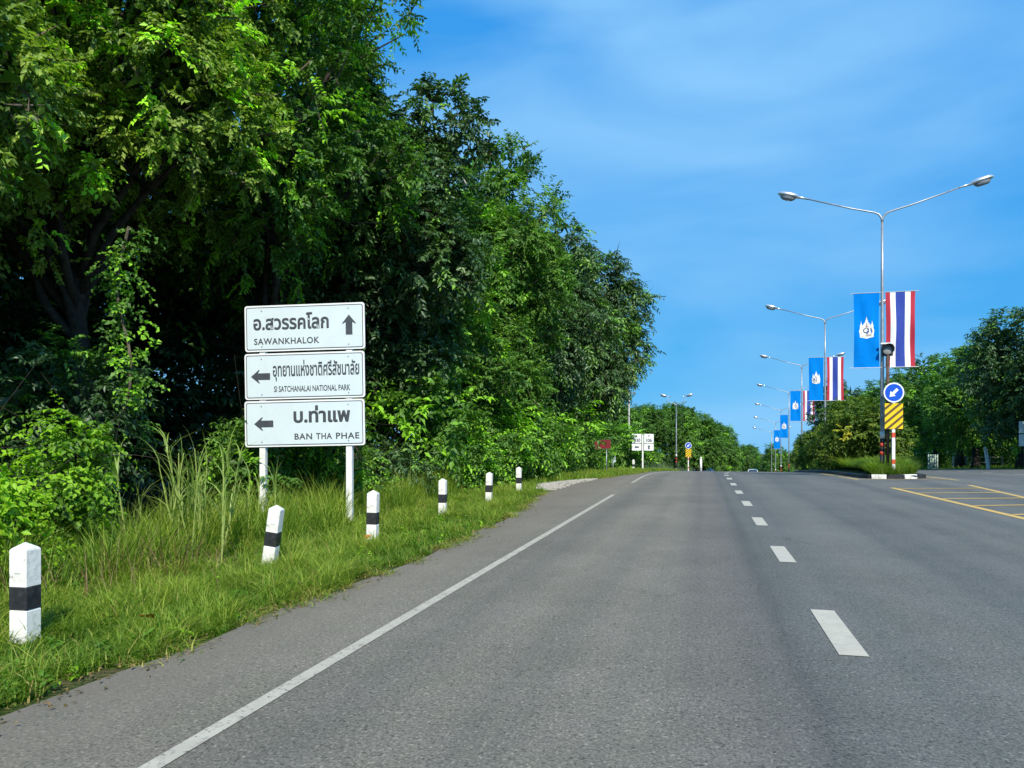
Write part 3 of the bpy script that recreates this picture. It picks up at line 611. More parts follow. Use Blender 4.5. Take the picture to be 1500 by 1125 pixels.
def arrow_sign(loc, label, rz, sc=1.0):
    o = empty('arrow_sign', loc, label, 'road sign', rz=rz); o.scale = (sc,)*3
    for i, (z0, z1, m) in enumerate(((-.2, .56, 'white_post'), (.56, .74, 'red_paint'), (.74, 1.62, 'white_post'), (1.62, 1.82, 'red_paint'), (1.82, 3.75, 'white_post'))): bevbox('post', (-.062, .062, .02, .10, z0, z1), m, o, .006)
    v, f = prism([(x, z+3.42) for x, z in circ(.40, 32)], .015, .0); d = pyobj('disc', v, f, 'sign_rim', o)
    v, f = prism([(x, z+3.42) for x, z in circ(.345, 32)], .004, -.004); pyobj('blue_face', v, f, 'sign_blue', d)
    a = [(-.055, -.2), (.055, -.2), (.055, .05), (.14, .05), (0, .24), (-.14, .05), (-.055, .05)]; c, s_ = math.cos(R(135)), math.sin(R(135))
    v, f = prism([(x*c-z*s_, x*s_+z*c+3.42) for x, z in a], -.003, -.008); pyobj('arrow', v, f, 'flag_white', d)
    w, h = .35, .51; zc = 2.48; v, f = prism([(-w, zc-h), (w, zc-h), (w, zc+h), (-w, zc+h)], .015, 0); p = pyobj('chevron_plate', v, f, 'sign_yellow', o)
    for k in range(-4, 5):
        c0 = k*.29; pl = [(-w, -w*.85+c0-.06), (w, w*.85+c0-.06), (w, w*.85+c0+.06), (-w, -w*.85+c0+.06)]
        def clip(P, lim, top):
            out = []
            for i in range(len(P)):
                a_, b_ = P[i], P[(i+1) % len(P)]; ia = (a_[1] <= lim) if top else (a_[1] >= lim); ib = (b_[1] <= lim) if top else (b_[1] >= lim)
                if ia: out.append(a_)
                if ia != ib: t = (lim-a_[1])/(b_[1]-a_[1]); out.append((a_[0]+(b_[0]-a_[0])*t, lim))
            return out
        pl = clip(pl, h, True); pl = clip(pl, -h, False) if pl else pl
        if len(pl) > 2: v, f = prism([(x, z+zc) for x, z in pl], .002, -.004); pyobj('stripe', v, f, 'sign_brown', p)
    return o
arrow_sign(pos(7.38, 32.45, .02), 'blue arrow disc above a yellow striped plate on the median tip', R(10))
arrow_sign(pos(-1.4, 74, -.1), 'small far blue arrow disc over a striped plate, left roadside', R(12), .78)

# ------------------------------------------------------------------ other small roadside things
rn = empty('route_sign', pos(-3.96, 50.6), 'white route number plates 1330 and 106 on one post', 'road sign', rz=R(10))
bevbox('post', (-.05, .05, .01, .09, -.2, 2.45), 'white_post', rn, .005)
for px, num, kd in ((-.41, '1330', 'left'), (.41, '106', 'up')):
    for zc, h in ((2.18, .62), (1.60, .46)):
        v, f = prism([(x+px, z+zc) for x, z in rrect(.64, h, .05)], .008, -.004); p = pyobj('plate', v, f, 'sign_rim', rn)
        if h > .5:
            lettering(num, px-.25 if kd == 'left' else px-.2, px+.25 if kd == 'left' else px+.2, zc-.24, .24, -.006, p, ref='1', bold=.03); v, f = prism(circ(.05, 10, px, zc+.18), -.003, -.007); pyobj('emblem', v, f, 'sign_ink', p)
        else: v, f = prism([(x*.9+px, z*.9+zc) for x, z in arrow(kd)], -.003, -.007); pyobj('arrow', v, f, 'sign_ink', p)
rd = empty('red_sign', pos(-5.0, 37.9), 'dark red board on a thin grey post by the trees', 'sign', rz=R(8))
tube('post', [(.2, .03, -.2), (.2, .03, 1.2)], .025, 'galv', rd, 8); v, f = prism(rrect(.84, .48, .03), .01, -.005); b = pyobj('board', v, f, 'sign_red', rd, loc=(0, 0, 1.45)); b.rotation_euler = (0, R(-3), 0)
v, f = ring(rrect(.84, .48, .03), rrect(.78, .42, .02), -.004, -.008); pyobj('frame', v, f, 'rust', b)
wp = empty('marker_post', pos(-.2, 68.1), 'slim white marker post beyond the crest, left roadside', 'marker post'); tube('shaft', [(0, 0, -.2), (0, 0, 1.15)], .10, 'white_post', wp, 10)
V, F = tube_np([(0, 0, 1.15), (0, 0, 1.25), (0, 0, 1.32)], [.10, .08, .02], 10); pyobj('cap', V, F, 'white_post', wp, True)
sm = empty('small_plate', pos(-5.6, 47.5), 'small white plate low in the grass near the route numbers', 'sign', rz=R(8)); tube('post', [(0, .02, -.2), (0, .02, .75)], .03, 'galv', sm, 8)
v, f = prism([(x, z+.72) for x, z in rrect(.34, .36, .03)], .006, -.004); pyobj('plate', v, f, 'sign_white', sm)
up = empty('utility_pole', pos(-5.4, 56), 'thin grey concrete pole rising beside the last big tree', 'pole'); tube('shaft', [(0, 0, -.3), (0, 0, 3), (0, 0, 6.2)], [.07, .065, .06], 'concrete', up, 8); bevbox('crossarm', (-.5, .5, -.05, .05, 5.8, 5.9), 'galv', up, .01)
r2 = empty('plate_sign', pos(19.38, 52.5), 'two pale stacked plates on a post at the right frame edge', 'road sign', rz=R(14)); tube('post', [(0, .03, -.2), (0, .03, 2.9)], .04, 'galv', r2, 8)
for zc in (2.62, 1.82): v, f = prism([(x, z+zc) for x, z in rrect(.78, .74, .05)], .008, -.006); pyobj('plate', v, f, 'sign_white', r2)
lpst = empty('leaning_post', pos(19.4, 58.7), 'leaning white concrete post between the right-hand trees', 'post'); lpst.rotation_euler = (0, R(-7), 0); bevbox('shaft', (-.09, .09, -.09, .09, -.2, 1.55), 'white_paint', lpst, .012)
gt = empty('gate', pos(20.2, 74.5), 'pale green slatted gate under the right-hand trees', 'gate', rz=R(14))
for k in range(5): bevbox('slat', (-.42+.2*k-.06, -.42+.2*k+.06, 0, .04, .05, 1.35), 'gate_green', gt, .008)
for zz in (.25, 1.1): bevbox('rail', (-.5, .5, .04, .08, zz, zz+.08), 'gate_green', gt, .008)
fn = empty('rail_fence', pos(22.3, 76), 'low grey rail fence behind the right-hand trees', 'fence', rz=R(14))
for k in range(5): bevbox('post', (-.06+1.1*k, .06+1.1*k, -.06, .06, -.2, 1.2), 'concrete', fn, .01)
for zz in (.55, 1.0): bevbox('rail', (-.1, 4.6, -.03, .03, zz, zz+.09), 'concrete', fn, .01)
def car(loc, rz, m, label, group='cars on the road beyond the crest'):
    o = empty('car', loc, label, 'car', rz=rz, group=group)
    prof = [(-2.1, .35), (-2.15, .75), (-1.95, .95), (-1.1, 1.02), (-.45, 1.45), (.9, 1.5), (1.75, 1.1), (2.1, 1.0), (2.15, .5), (2.1, .35)]
    def loft(P, w, wt):
        n = len(P); v = []
        for e in (-1, 1): v += [(e*(w if z < 1.05 else wt), y, z) for y, z in P]
        return v, [tuple(range(n-1, -1, -1)), tuple(range(n, 2*n))]+[(i, (i+1) % n, (i+1) % n+n, i+n) for i in range(n)]
    v, f = loft(prof, .86, .70); pyobj('body', v, f, m, o)
    pyobj('windscreen', [(-.74, -1.08, 1.07), (.74, -1.08, 1.07), (.62, -.50, 1.44), (-.62, -.50, 1.44)], [(0, 1, 2, 3)], 'car_glass', o).location = (0, -.02, .012)
    pyobj('rear_window', [(-.70, 1.72, 1.13), (.70, 1.72, 1.13), (.62, .98, 1.48), (-.62, .98, 1.48)], [(3, 2, 1, 0)], 'car_glass', o).location = (0, .02, .012)
    for e in (-1, 1):
        pyobj('side_window', [(e*.86, -.8, 1.06), (e*.86, 1.4, 1.1), (e*.72, .9, 1.43), (e*.72, -.4, 1.40)], [(0, 1, 2, 3)], 'car_glass', o).location = (e*.012, 0, 0)
        bevbox('headlight', (e*.62-.17, e*.62+.17, -2.17, -2.0, .66, .82), 'lens', o, .02)
        for y in (-1.35, 1.35):
            V, F = tube_np([(e*.70, y, .32), (e*.88, y, .32)], [.32, .32], 16); w = pyobj('wheel', V, F, 'rubber', o); V, F = tube_np([(e*.80, y, .32), (e*.89, y, .32)], [.19, .19], 12); pyobj('rim', V, F, 'alu', w)
    return o
car(pos(0, 113, -.1), R(-20), 'car_blue', 'pale blue car behind the slim white marker post')
car(pos(8.1, 131, .02), R(-3), 'car_white', 'tiny white car in the middle of the road on the horizon')
def fallen(x, s, label):
    o = pyobj('fallen_leaf', [(0, -.07, .02), (.05, 0, .05), (0, .08, .03), (-.05, 0, .045), (0, 0, .02)], [(0, 1, 4), (1, 2, 4), (2, 3, 4), (3, 0, 4)], 'dry_leaf'); o.location = pos(x, s, .10); o.rotation_euler = (.3, .2, x*7); o.scale = (1.1, 1.1, 1.1)
    tag(o, label, 'leaf')
fallen(-4.05, 4.7, 'orange fallen leaf on the grass near the road edge'); fallen(-4.5, 9.4, 'pale orange leaf at the foot of a guide post')

# ------------------------------------------------------------------ trees on the left
FACE = nrm(np.array([.75, -.65, .1]))
def near_tree(seed, x, s, h, rx, z0, leaf, label, k=10, off=(0, 0), extra=[], **kw):
    g = np.random.default_rng(seed); lob = auto_lobes(g, h, rx, z0, k*2+6, off, .31, .62, .86)+[(np.array(c, float), np.array(r, float)) for c, r in extra]
    return make_tree('tree', seed+50, pos(x, s, -.05), lob, leaf, label, 'tree', face=FACE, twigs=True, lean=off, group='trees of the left roadside wood', **kw)
near_tree(1, -10.2, 5.4, 10.8, 3.5, 3.7, 'leaf_olive', 'mottled dark tree filling the upper left corner of the photo', n=820, ll=.12, lw=.066, tl=.42, tbase=.45, droop=.15, tvar=.2)
near_tree(2, -10.5, 10.6, 12.5, 3.6, 3.6, 'leaf_olive', 'yellow green tree with small leaves rising left of the direction sign', k=12, n=1150, ll=.115, lw=.066, tl=.42, bright=.10, tbase=.60, droop=.15, tvar=.2, extra=[((1.9, 1.2, 9.0), (1.5, 1.4, 1.3))])
near_tree(3, -9.2, 14.4, 14.5, 3.5, 3.4, 'leaf_mid', 'tall tree with bright green tips at the top behind the direction sign', k=11, n=820, ll=.14, lw=.07, tl=.5, bright=.14, tbase=.45, droop=.2, tvar=.2)
near_tree(4, -8.9, 18.0, 10.8, 3.0, 2.2, 'leaf_dark', 'dark glossy tree whose branches stick out into the sky', n=820, k=11, ll=.17, lw=.085, tl=.52, droop=.3, tbase=.55, tvar=.2, extra=[((2.3, .2, 9.7), (1.0, 1.0, .8)), ((2.9, .3, 8.8), (.7, .6, .45))])
near_tree(5, -8.9, 22.6, 10.3, 3.4, 1.6, 'leaf_mid', 'fresh green tree right of the dark glossy tree', n=800, ll=.17, lw=.08, tl=.55, droop=.2, tbase=.58, bright=.09, tvar=.2)
near_tree(6, -8.4, 27.2, 12.3, 3.1, 1.6, 'leaf_mid', 'feathery tree with spiky top twigs in the middle of the wood', n=720, ll=.20, lw=.08, tl=.65, droop=.2, tbase=.58, tvar=.2, extra=[((1.3, -.4, 11.8), (.8, .8, 1.1)), ((2.2, -.2, 10.0), (1.1, 1.1, 1.1)), ((2.4, -.2, 7.6), (1.1, 1.1, 1.2))])
near_tree(7, -8.0, 33.0, 13.0, 3.4, 1.5, 'leaf_dark', 'broad tree with drooping leaf sprays near the right end of the wood', n=720, ll=.26, lw=.095, tl=.8, droop=.45, tbase=.62, tvar=.2, k=11)
near_tree(8, -7.6, 40.0, 12.2, 3.7, 2.6, 'leaf_dark', 'last big drooping tree at the right end of the wood', n=760, ll=.28, lw=.10, tl=.85, droop=.5, tbase=.62, tvar=.2, k=11, off=(.5, 0), extra=[((2.5, 1.5, 7.8), (1.6, 1.7, 1.9)), ((1.8, .5, 5.5), (1.6, 1.6, 1.9))])
# second row, seen through the gaps
g = np.random.default_rng(77)
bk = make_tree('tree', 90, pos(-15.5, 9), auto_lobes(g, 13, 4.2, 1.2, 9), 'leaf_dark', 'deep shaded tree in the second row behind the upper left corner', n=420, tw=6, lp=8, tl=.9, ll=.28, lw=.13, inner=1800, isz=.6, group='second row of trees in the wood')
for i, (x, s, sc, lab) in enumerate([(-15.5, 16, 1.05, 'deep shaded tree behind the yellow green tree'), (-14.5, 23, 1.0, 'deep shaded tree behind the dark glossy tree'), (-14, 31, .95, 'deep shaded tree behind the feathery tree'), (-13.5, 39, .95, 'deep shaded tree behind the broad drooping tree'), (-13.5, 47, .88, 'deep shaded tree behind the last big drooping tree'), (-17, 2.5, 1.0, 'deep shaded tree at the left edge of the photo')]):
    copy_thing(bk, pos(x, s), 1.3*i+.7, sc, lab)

# ------------------------------------------------------------------ shrubs and undergrowth
def shrub(name, seed, x, s, h, rx, leaf, label, n=70, z0=.1, k=5, group='undergrowth along the wood', catg='shrub', **kw):
    g = np.random.default_rng(seed); lob = auto_lobes(g, h, rx, z0, k, sz=.55); a = dict(tw=6, lp=9, tl=.4, ll=.10, lw=.055, inner=120, isz=.22, trunk=.03, tbase=.55, bright=.15, spread=.8); a.update(kw)
    return make_tree(name, seed+300, pos(x, s, -.03), lob, leaf, label, catg, n=n, group=group, **a)
shrub('shrub', 11, -7.0, 5.2, 1.55, .95, 'leaf_shrub', 'bright lime green bush at the left frame edge', n=85, ll=.085, lw=.055, bright=.6, tbase=.8, spread=1.0, inner=40, group=None)
shrub('shrub', 12, -7.1, 6.9, 2.0, .6, 'leaf_shrub', 'arching lime leafed shrub between the edge bush and the cane grass', n=60, ll=.08, lw=.05, bright=.4, tbase=.7, droop=.4, group=None)
shrub('shrub', 13, -8.1, 12.0, 2.2, .9, 'leaf_mid', 'leafy shrub behind the left post of the direction sign', n=90, ll=.13, lw=.05, group=None)
shrub('shrub', 14, -9.2, 9.0, 3.4, 1.1, 'leaf_dark', 'shaded vine covered shrub left of the direction sign boards', n=110, ll=.12, lw=.05, tbase=.45, group=None)  # dark leaves: the shade below the overhanging trees is put into the colour
shrub('shrub', 15, -7.1, 13.2, 2.6, .8, 'leaf_shrub', 'green shrub peeping out right of the lowest sign board', n=70, ll=.12, lw=.045, droop=.5, tbase=.35, group=None)
shrub('shrub', 16, -7.1, 13.6, 1.1, .8, 'leaf_mid', 'low scrub behind the guide post right of the sign', n=60, ll=.09, group=None)
shrub('shrub', 17, -7.5, 16.6, 1.7, 1.0, 'leaf_dark', 'dark scrub in shade behind the second guide post right of the sign', n=70, ll=.12, group=None)
sh = shrub('shrub', 18, -7.0, 21.0, 1.9, 1.2, 'leaf_mid', 'green shrub behind the gravel patch guide post', n=110, ll=.15, lw=.07, tl=.5, group='undergrowth along the wood')
for i, (x, s, sc, lab) in enumerate([(-6.9, 24.2, 1.25, 'rounded green shrub above the left end of the gravel patch'), (-6.6, 27.5, 1.45, 'tall green shrub above the right end of the gravel patch'), (-6.9, 31, 1.35, 'green shrub midway between gravel patch and red sign'), (-6.9, 34.2, 1.15, 'yellowish shrub left of the red sign'), (-6.9, 40.2, 1.2, 'shrub right behind the red sign'), (-5.6, 52.5, 1.75, 'bright shrub at the foot of the thin concrete pole'), (-6.2, 43.5, 1.0, 'low shrub between the red sign and the small white plate'), (-8.2, 19.5, 1.7, 'big shaded shrub at the foot of the dark glossy tree'), (-8.0, 25.5, 1.8, 'big shaded shrub at the foot of the feathery tree'), (-7.6, 35.5, 1.9, 'big shaded shrub at the foot of the broad drooping tree'), (29, 64, 1.9, 'sunlit bush behind the leaning white post'), (30, 57, 2.1, 'sunlit bush behind the rightmost trunk'), (27.5, 71, 2.0, 'sunlit bush right of the pale green gate'), (24.6, 87, 1.9, 'sunlit bush left behind the pale green gate'), (24.3, 93, 1.9, 'sunlit bush behind the foot of the arrow sign'), (25.6, 81, 1.9, 'sunlit bush above the pale green gate'), (26.4, 66.5, 1.7, 'sunlit bush left of the leaning white post'), (25.8, 61, 1.6, 'sunlit bush right of the leaning white post'), (28.5, 78, 2.2, 'sunlit bush behind the pale green gate'), (32, 52, 2.3, 'sunlit bush at the right frame edge under the trees')]):
    copy_thing(sh, pos(x, s, -.03), 1.1*i, sc, lab)
th = shrub('shrub', 19, -13, 5.2, 5.0, 2.8, 'leaf_dark', 'huge shaded thicket behind the bright lime bush', n=230, k=8, ll=.22, lw=.10, tl=.6, tbase=.25, bright=0, inner=900, isz=.45, group='shaded thickets deep in the wood')  # dark, dull leaf colour stands in for shade under the crowns
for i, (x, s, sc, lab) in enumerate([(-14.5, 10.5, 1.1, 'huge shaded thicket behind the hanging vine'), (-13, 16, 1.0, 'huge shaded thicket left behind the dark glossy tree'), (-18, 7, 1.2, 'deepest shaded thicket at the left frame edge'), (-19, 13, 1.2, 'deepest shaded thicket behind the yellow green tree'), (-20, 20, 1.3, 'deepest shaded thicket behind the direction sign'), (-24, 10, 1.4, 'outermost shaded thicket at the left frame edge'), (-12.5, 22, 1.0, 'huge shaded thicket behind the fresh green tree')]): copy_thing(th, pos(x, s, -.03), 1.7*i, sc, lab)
# hanging vine left of the sign
def vine(seed, x, s, z0, z1, label):
    g = np.random.default_rng(seed); o = empty('vine', (x, s, 0), label, 'vine'); k = 60; t = g.random(k); C = np.stack([.12*np.sin(t*7)+g.normal(0, .12, k), g.normal(0, .12, k), z0+(z1-z0)*t], 1)
    V, F, ti, *_ = sprays(g, C, nrm(g.normal(0, 1, (k, 3))+np.array([.5, -.6, -.3])), 3, 6, .28, .085, .06, .4, .25, .7, .6); c = link('foliage', np_mesh('vine_foliage', V, F, ti, 'leaf_mid', 3), o); c['kind'] = 'stuff'
    tt = np.linspace(0, 1, 9); tube('stem', np.stack([.12*np.sin(tt*7), 0*tt, z0+(z1-z0)*tt], 1), .018, 'bark', o, 5)
vine(3, -7.7, 8.5, 1.9, 4.4, 'leafy vine hanging straight down left of the sign boards')
# cane grass: stalks with long arching blades
def blades(g, B, H, Wd, lean, ben=.5, seg=3):
    """arching tapered blades: base points, height, width, lean direction"""
    n = len(B); az = g.uniform(0, 2*math.pi, n); d = np.stack([np.cos(az), np.sin(az), np.zeros(n)], 1); sd = np.stack([-np.sin(az+g.normal(0, .5, n)), np.cos(az), np.zeros(n)], 1)
    V = []; t_ = np.linspace(0, 1, seg+1)
    for t in t_[:-1]:
        c = B+UP*(H*(t-ben*.35*lean*t*t))[:, None]+d*(H*lean*t*t)[:, None]; w = (Wd*(1-t**1.6)*.5)[:, None]; V += [c-sd*w, c+sd*w]
    V.append(B+UP*(H*(1-ben*.35*lean))[:, None]+d*(H*lean)[:, None])
    m = 2*seg+1; V = np.stack(V, 1).reshape(-1, 3); i = np.arange(n)*m; F = []
    for q in range(seg-1): F += [np.stack([i+2*q, i+2*q+1, i+2*q+3], 1), np.stack([i+2*q, i+2*q+3, i+2*q+2], 1)]
    F.append(np.stack([i+2*seg-2, i+2*seg-1, i+2*seg], 1)); return V, np.concatenate(F), m
def cane(seed, x, s, n, h, label, rad=.3):
    g = np.random.default_rng(seed); o = empty('cane_grass', pos(x, s, -.02), label, 'grass clump'); gs = []; st = []
    for k in range(n):
        b = np.array([g.normal(0, rad), g.normal(0, rad*.7), 0]); hh = h*g.uniform(.55, 1.0); ln = np.array([g.normal(0, .12), g.normal(0, .12), 1]); P = [b+ln*hh*q for q in (0, .35, .7)]; st.append(tube_np(P, [.011, .009, .005], 5))
        m = 11; B = np.array([b+ln*hh*q for q in g.uniform(.2, .72, m)]); v, f, mm = blades(g, B, g.uniform(.45, .85, m)*h*.42, np.full(m, .019), g.uniform(.35, 1.1, m), 1.2, 4)
        gs.append((v, f, np.repeat(np.clip(g.normal(.5, .2, m), 0, 1), mm)))
    V, F, T = cat(gs); c = link('blades', np_mesh('cane_blades', V, F, T, 'cane', 3), o); c['kind'] = 'stuff'
    v, f = join(st); me = pyobj('stalks', v, f, 'cane', o); me['kind'] = 'stuff'
    a = me.data.attributes.new('tint', 'FLOAT', 'POINT'); a.data.foreach_set('value', [.9]*len(me.data.vertices))
cane(21, -6.15, 7.9, 20, 2.0, 'tall pale cane grass clump left of the direction sign', .40)
cane(22, -6.75, 9.3, 8, 1.4, 'shorter cane grass clump touching the left sign post', .3)

# ------------------------------------------------------------------ grass
def grass_field(name, seed, n, sx, hmin, hmax, wd, label, seg=2, lean=(.2, .9), dead=.04, dens=None, top=0.0, tb=.45, mkey='grass'):
    g = np.random.default_rng(seed); x, s = sx(g, n); k = len(x)
    # height and tint vary in patches
    pt = np.sin(x*2.3+1.7*np.sin(s*1.1))*np.cos(s*1.9+x)*.5+.5; pt2 = np.sin(x*5.1+s*3.3)*np.sin(s*4.2-x*2.0)
    H = (hmin+(hmax-hmin)*g.random(k)**1.5)*(.55+.75*pt+.3*pt2); z = Z(x, s)+top(x, s) if callable(top) else Z(x, s)-.02
    B = np.stack([x, s, z], 1); v, f, m = blades(g, B, H, wd*g.uniform(.7, 1.3, k), g.uniform(lean[0], lean[1], k), .8, seg)
    t = np.clip(tb+.3*(pt-.5)+.16*pt2+g.normal(0, .14, k), 0, .84); d = g.random(k) < dead; t[d] = g.uniform(.88, 1.0, d.sum())
    o = link(name, np_mesh(name, v, f, np.repeat(t, m), mkey, 3)); tag(o, label, 'grass', kind='stuff'); return o
def verge(s0, s1, w, e0=-.10):
    def fn(g, n):
        s = g.uniform(s0, s1, n); u = g.random(n)
        rag = .16*np.sin(s*3.1)+.12*np.sin(s*7.7+1)+.08*np.sin(s*17.)
        x = edge(s)+e0+rag*.55-w*u; gp = np.clip((s-21.2)/7.4, 0, 1); x -= np.where((s > 21.2) & (s < 28.6), .75*np.sin(gp*math.pi)**.6, 0)
        return x, s
    return fn
grass_field('verge_grass', 31, 150000, verge(1.5, 9, 3.4), .07, .24, .009, 'green verge grass beside the road in the lower left', 3, (.3, 1.5), .05)
grass_field('verge_grass', 32, 80000, verge(9, 20, 3.6), .07, .26, .012, 'green verge grass around the row of guide posts', 2, (.3, 1.4), .05)
grass_field('verge_grass', 33, 60000, verge(20, 62, 3.6), .10, .28, .02, 'green verge grass beyond the gravel patch', 2)
def edge_fringe(g, n):
    s = g.uniform(2, 40, n)**1.0; x = edge(s)+g.normal(-.02, .10, n); ok = (np.sin(s*3.3)+np.sin(s*5.9+2)*.8+np.sin(s*1.3) > -.2) & ~((s > 21.2) & (s < 28.6)); return x[ok], s[ok]
grass_field('fringe_grass', 34, 22000, edge_fringe, .06, .18, .011, 'trailing and dry grass creeping onto the asphalt edge', 2, (.8, 2.2), .42)
def tall(g, n):
    s = g.uniform(2.5, 19, n); x = edge(s)-2.2-g.gamma(2, .45, n)-.3*np.sin(s*1.7); return x, s
grass_field('tall_grass', 35, 26000, tall, .35, .85, .013, 'tall rank grass between mown verge and undergrowth', 3, (.25, .9), .03, tb=.5)
def seedy(g, n):
    s = 6.4+g.normal(0, .8, n); x = -5.75+g.normal(0, .45, n); return x, s
grass_field('seed_grass', 36, 320, seedy, .45, .75, .010, 'reddish brown seeding grass below the cane grass', 3, (.3, .8), .0, mkey='seed')
def medg(g, n):
    s = 32.0+g.gamma(1.3, 9, n); s = s[s < 75]; u = g.random(len(s)); a = 6.32+Cv(s); b = np.minimum(8.6+.06*(s-33), 10.2)+Cv(s); nose_ = np.clip((s-31.9)/1.3, 0, 1); x = a+(b-a)*(.08+(.84*u)*(.35+.65*nose_)); return x, s
grass_field('median_grass', 37, 52000, medg, .22, .62, .022, 'long uncut grass on the median island', 3, (.4, 1.5), .06, tb=.32, top=lambda x, s: .10+.26*np.clip((s-32)/2.5, 0, 1))
def rightg(g, n):
    s = g.uniform(40, 110, n); return 18.7+Cv(s)+g.random(n)*9, s
grass_field('roadside_grass', 38, 24000, rightg, .12, .35, .035, 'grass under the trees across the road on the right', 2)

g = np.random.default_rng(39); k = 200; s = g.uniform(2.5, 17, k); x = edge(s)-.1-g.random(k)**1.4*2.6
V, F, ti, *_ = sprays(g, np.stack([x, s, Z(x, s)+.03], 1), nrm(g.normal(0, .5, (k, 3))+UP), 4, 6, .15, .055, .032, .3, .12, .9, .4, .2)
tag(link('weeds', np_mesh('weeds', V, F, ti, 'leaf_shrub', 3)), 'small broad-leaved weeds scattered through the verge grass', 'weeds', kind='stuff')
def tufts(g, n):
    k = 170; cs = g.uniform(2.5, 20, k); cx_ = edge(cs)-.15-g.random(k)*2.6; i = g.integers(0, k, n); return cx_[i]+g.normal(0, .055, n), cs[i]+g.normal(0, .055, n)
grass_field('grass_tufts', 40, 11000, tufts, .16, .42, .010, 'taller loose tufts standing up from the verge grass', 3, (.4, 1.6), .10, tb=.55)
g = np.random.default_rng(44); k = 1500; s = g.uniform(2, 30, k); x = edge(s)+g.normal(-.03, .13, k); ok = np.sin(s*2.1)+np.sin(s*4.7) > -.7; x = x[ok]; s = s[ok]; k = len(x)
V, F = leaf_geo(np.stack([x, s, Z(x, s)+.012+g.random(k)*.02], 1), np.stack([g.normal(0, 1, k), g.normal(0, 1, k), g.normal(0, .08, k)], 1), nrm(UP+g.normal(0, .25, (k, 3))), g.uniform(.02, .065, k), g.uniform(.008, .024, k))
tag(link('leaf_litter', np_mesh('leaf_litter', V, F, np.repeat(g.random(k), 4), 'seed', 3)), 'dry brown leaf litter along the edge of the asphalt', 'litter', kind='stuff')
# ------------------------------------------------------------------ median shrubs
ma = shrub('shrub', 41, 8.2, 40.5, 4.1, 1.6, 'leaf_gold', 'tallest green shrub right behind the nearest lamp on the median', n=260, z0=.2, k=8, ll=.19, lw=.085, tl=.5, inner=700, isz=.4, trunk=.08, tbase=.42, bright=.04, group='shrubs on the median')
mb = shrub('shrub', 42, 8.2, 45.5, 4.2, 1.7, 'leaf_gold', 'golden green shrub left of the nearest lamp on the median', n=260, z0=.1, k=8, ll=.19, lw=.085, tl=.5, inner=700, isz=.4, trunk=.08, tbase=.5, bright=.05, group='shrubs on the median')
for src, x, s, rz, sc, lab in [(mb, 8.3, 51.0, 2.1, .86, 'golden shrub just right of the second median lamp'), (ma, 8.6, 58.5, 4.0, .78, 'yellowish shrub just left of the second median lamp'), (mb, 9.2, 66.5, 1.0, .86, 'rounded golden shrub at the left end of the median shrub row'), (ma, 10.2, 76, 2.6, .85, 'small shrub below the third median lamp'), (mb, 11.2, 90, 3.3, .9, 'low far shrub below the fourth median lamp')]:
    copy_thing(src, pos(x, s, .1), rz, sc, lab)
shrub('tree', 43, 10.1, 62.5, 7.4, 2.3, 'leaf_dark', 'taller dark reddish tree rising behind the median shrubs', n=240, z0=1.6, k=8, ll=.25, lw=.11, tl=.6, inner=500, isz=.45, trunk=.12, catg='tree', group=None)

# ------------------------------------------------------------------ trees across the road and far away
def far_proto(seed, x, s, h, rx, z0, leaf, label, group, n=330, **kw):
    g = np.random.default_rng(seed); a = dict(tw=6, lp=8, tl=.75, ll=.30, lw=.13, inner=900, isz=.6, trunk=.3, tbase=.5, bright=.03, tvar=.2); a.update(kw)
    return make_tree('tree', seed+500, pos(x, s, -.1), auto_lobes(g, h, rx, z0, 10), leaf, label, n=n, group=group, **a)
GR = 'trees across the road on the right'
ta = far_proto(61, 20.6, 56.5, 10.5, 4.0, 2.3, 'leaf_dark', 'big dark tree with a thick trunk at the right frame edge', GR, n=430, tbase=.55)
tb_ = far_proto(62, 20.9, 66, 9.2, 3.7, 2.2, 'leaf_mid', 'spreading tree second from the right frame edge', GR, n=400, tbase=.58)
tcx = far_proto(63, 23, 84, 12, 4.2, .8, 'leaf_mid', 'lighter green tree behind the arrow sign', GR, n=380)
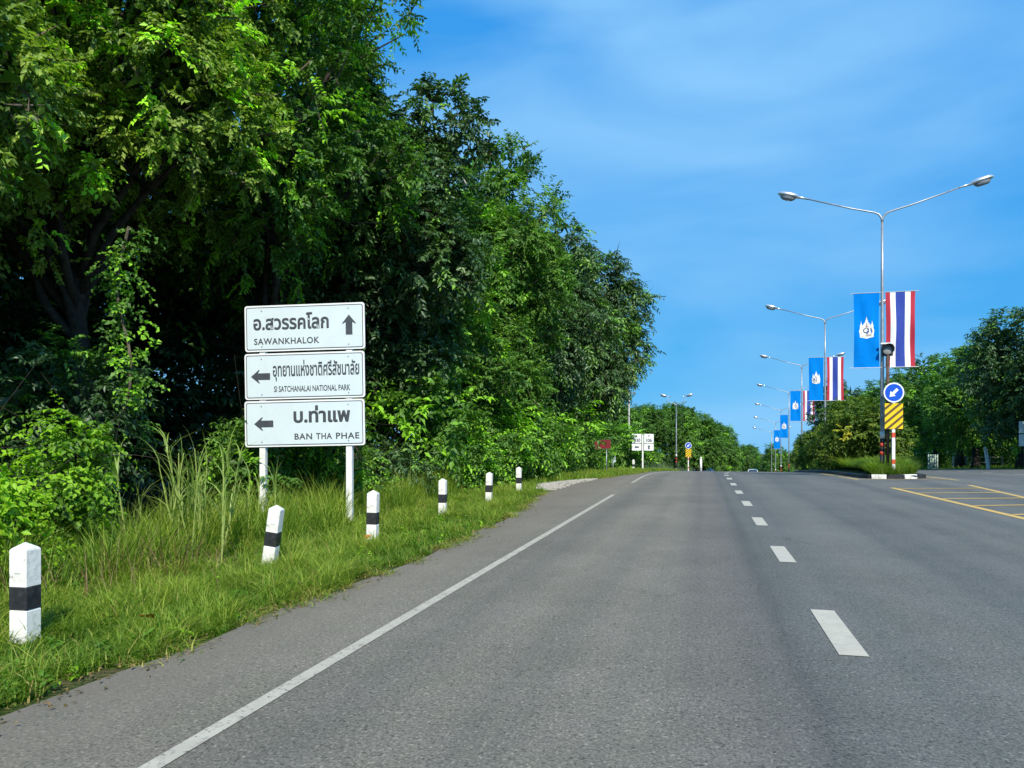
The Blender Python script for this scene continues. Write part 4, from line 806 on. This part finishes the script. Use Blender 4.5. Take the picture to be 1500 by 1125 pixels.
for src, x, s, rz, sc, lab in [(ta, 23.5, 49.5, 2.2, 1.05, 'dark tree cut off by the right frame edge'), (tb_, 22.8, 76, 1.1, 1.22, 'broad tree third from the right frame edge'), (tcx, 27, 72, 2.0, .8, 'bright tree glimpsed between the right-hand trunks'), (tcx, 23.5, 97, 3.9, 1.1, 'light green tree behind the striped flag of the nearest lamp'), (tb_, 24.5, 110, .4, 1.4, 'tree behind the median shrubs, right of the second lamp'), (tcx, 26, 126, 5.0, 1.15, 'far tree above the left end of the median shrubs'), (tcx, 30, 92, .9, .8, 'low bright tree deep behind the pale green gate'), (tcx, 31, 66, 4.4, .55, 'low bright hedge tree behind the leaning post'), (tcx, 30, 58, 1.4, .5, 'low bright hedge tree at the right frame edge behind the plates')]:
    copy_thing(src, pos(x, s, -.1), rz, sc, lab)
GF = 'far trees along the left side beyond the crest'
fa = far_proto(71, -8.2, 62, 8.4, 3.4, .4, 'leaf_mid', 'light green tree behind the route number plates', GF, n=380, tbase=.55)
fb = far_proto(72, -3.6, 99, 10.6, 3.6, .4, 'leaf_mid', 'tallest far tree behind the slim double lamp', GF, n=380, tbase=.42)
for src, x, s, rz, sc, lab in [(fa, -10.5, 72, 1.2, 1.1, 'green tree left of the slim double lamp'), (fb, -7.4, 96, 3.1, .95, 'dark green tree just left of the slim double lamp'), (fa, -.6, 110, .6, 1.2, 'pale olive tree right of the slim double lamp'), (fb, 1.0, 121, 2.2, .98, 'spreading tree right of the far blue arrow sign'), (fa, 2.0, 133, 4.4, 1.15, 'far tree sloping down towards the road end'), (fb, 3.5, 150, 5.2, .95, 'small far tree left of the road end'), (fa, 4.0, 165, 1.9, 1.1, 'low far tree at the left of the road end'), (fb, 11.6, 205, .3, 1.15, 'hazy tree closing the road end'), (fa, 17, 190, 2.9, 1.2, 'hazy tree right of the road end'), (fb, 22, 170, 3.5, 1.1, 'far tree behind the farthest lamps'), (fa, 24, 146, 1.0, 1.1, 'far tree behind the blue banners near the road end'), (fa, -12, 88, 2.0, 1.3, 'tree filling the gap behind the route number plates')]:
    copy_thing(src, pos(x, s, -.1), rz, sc, lab)
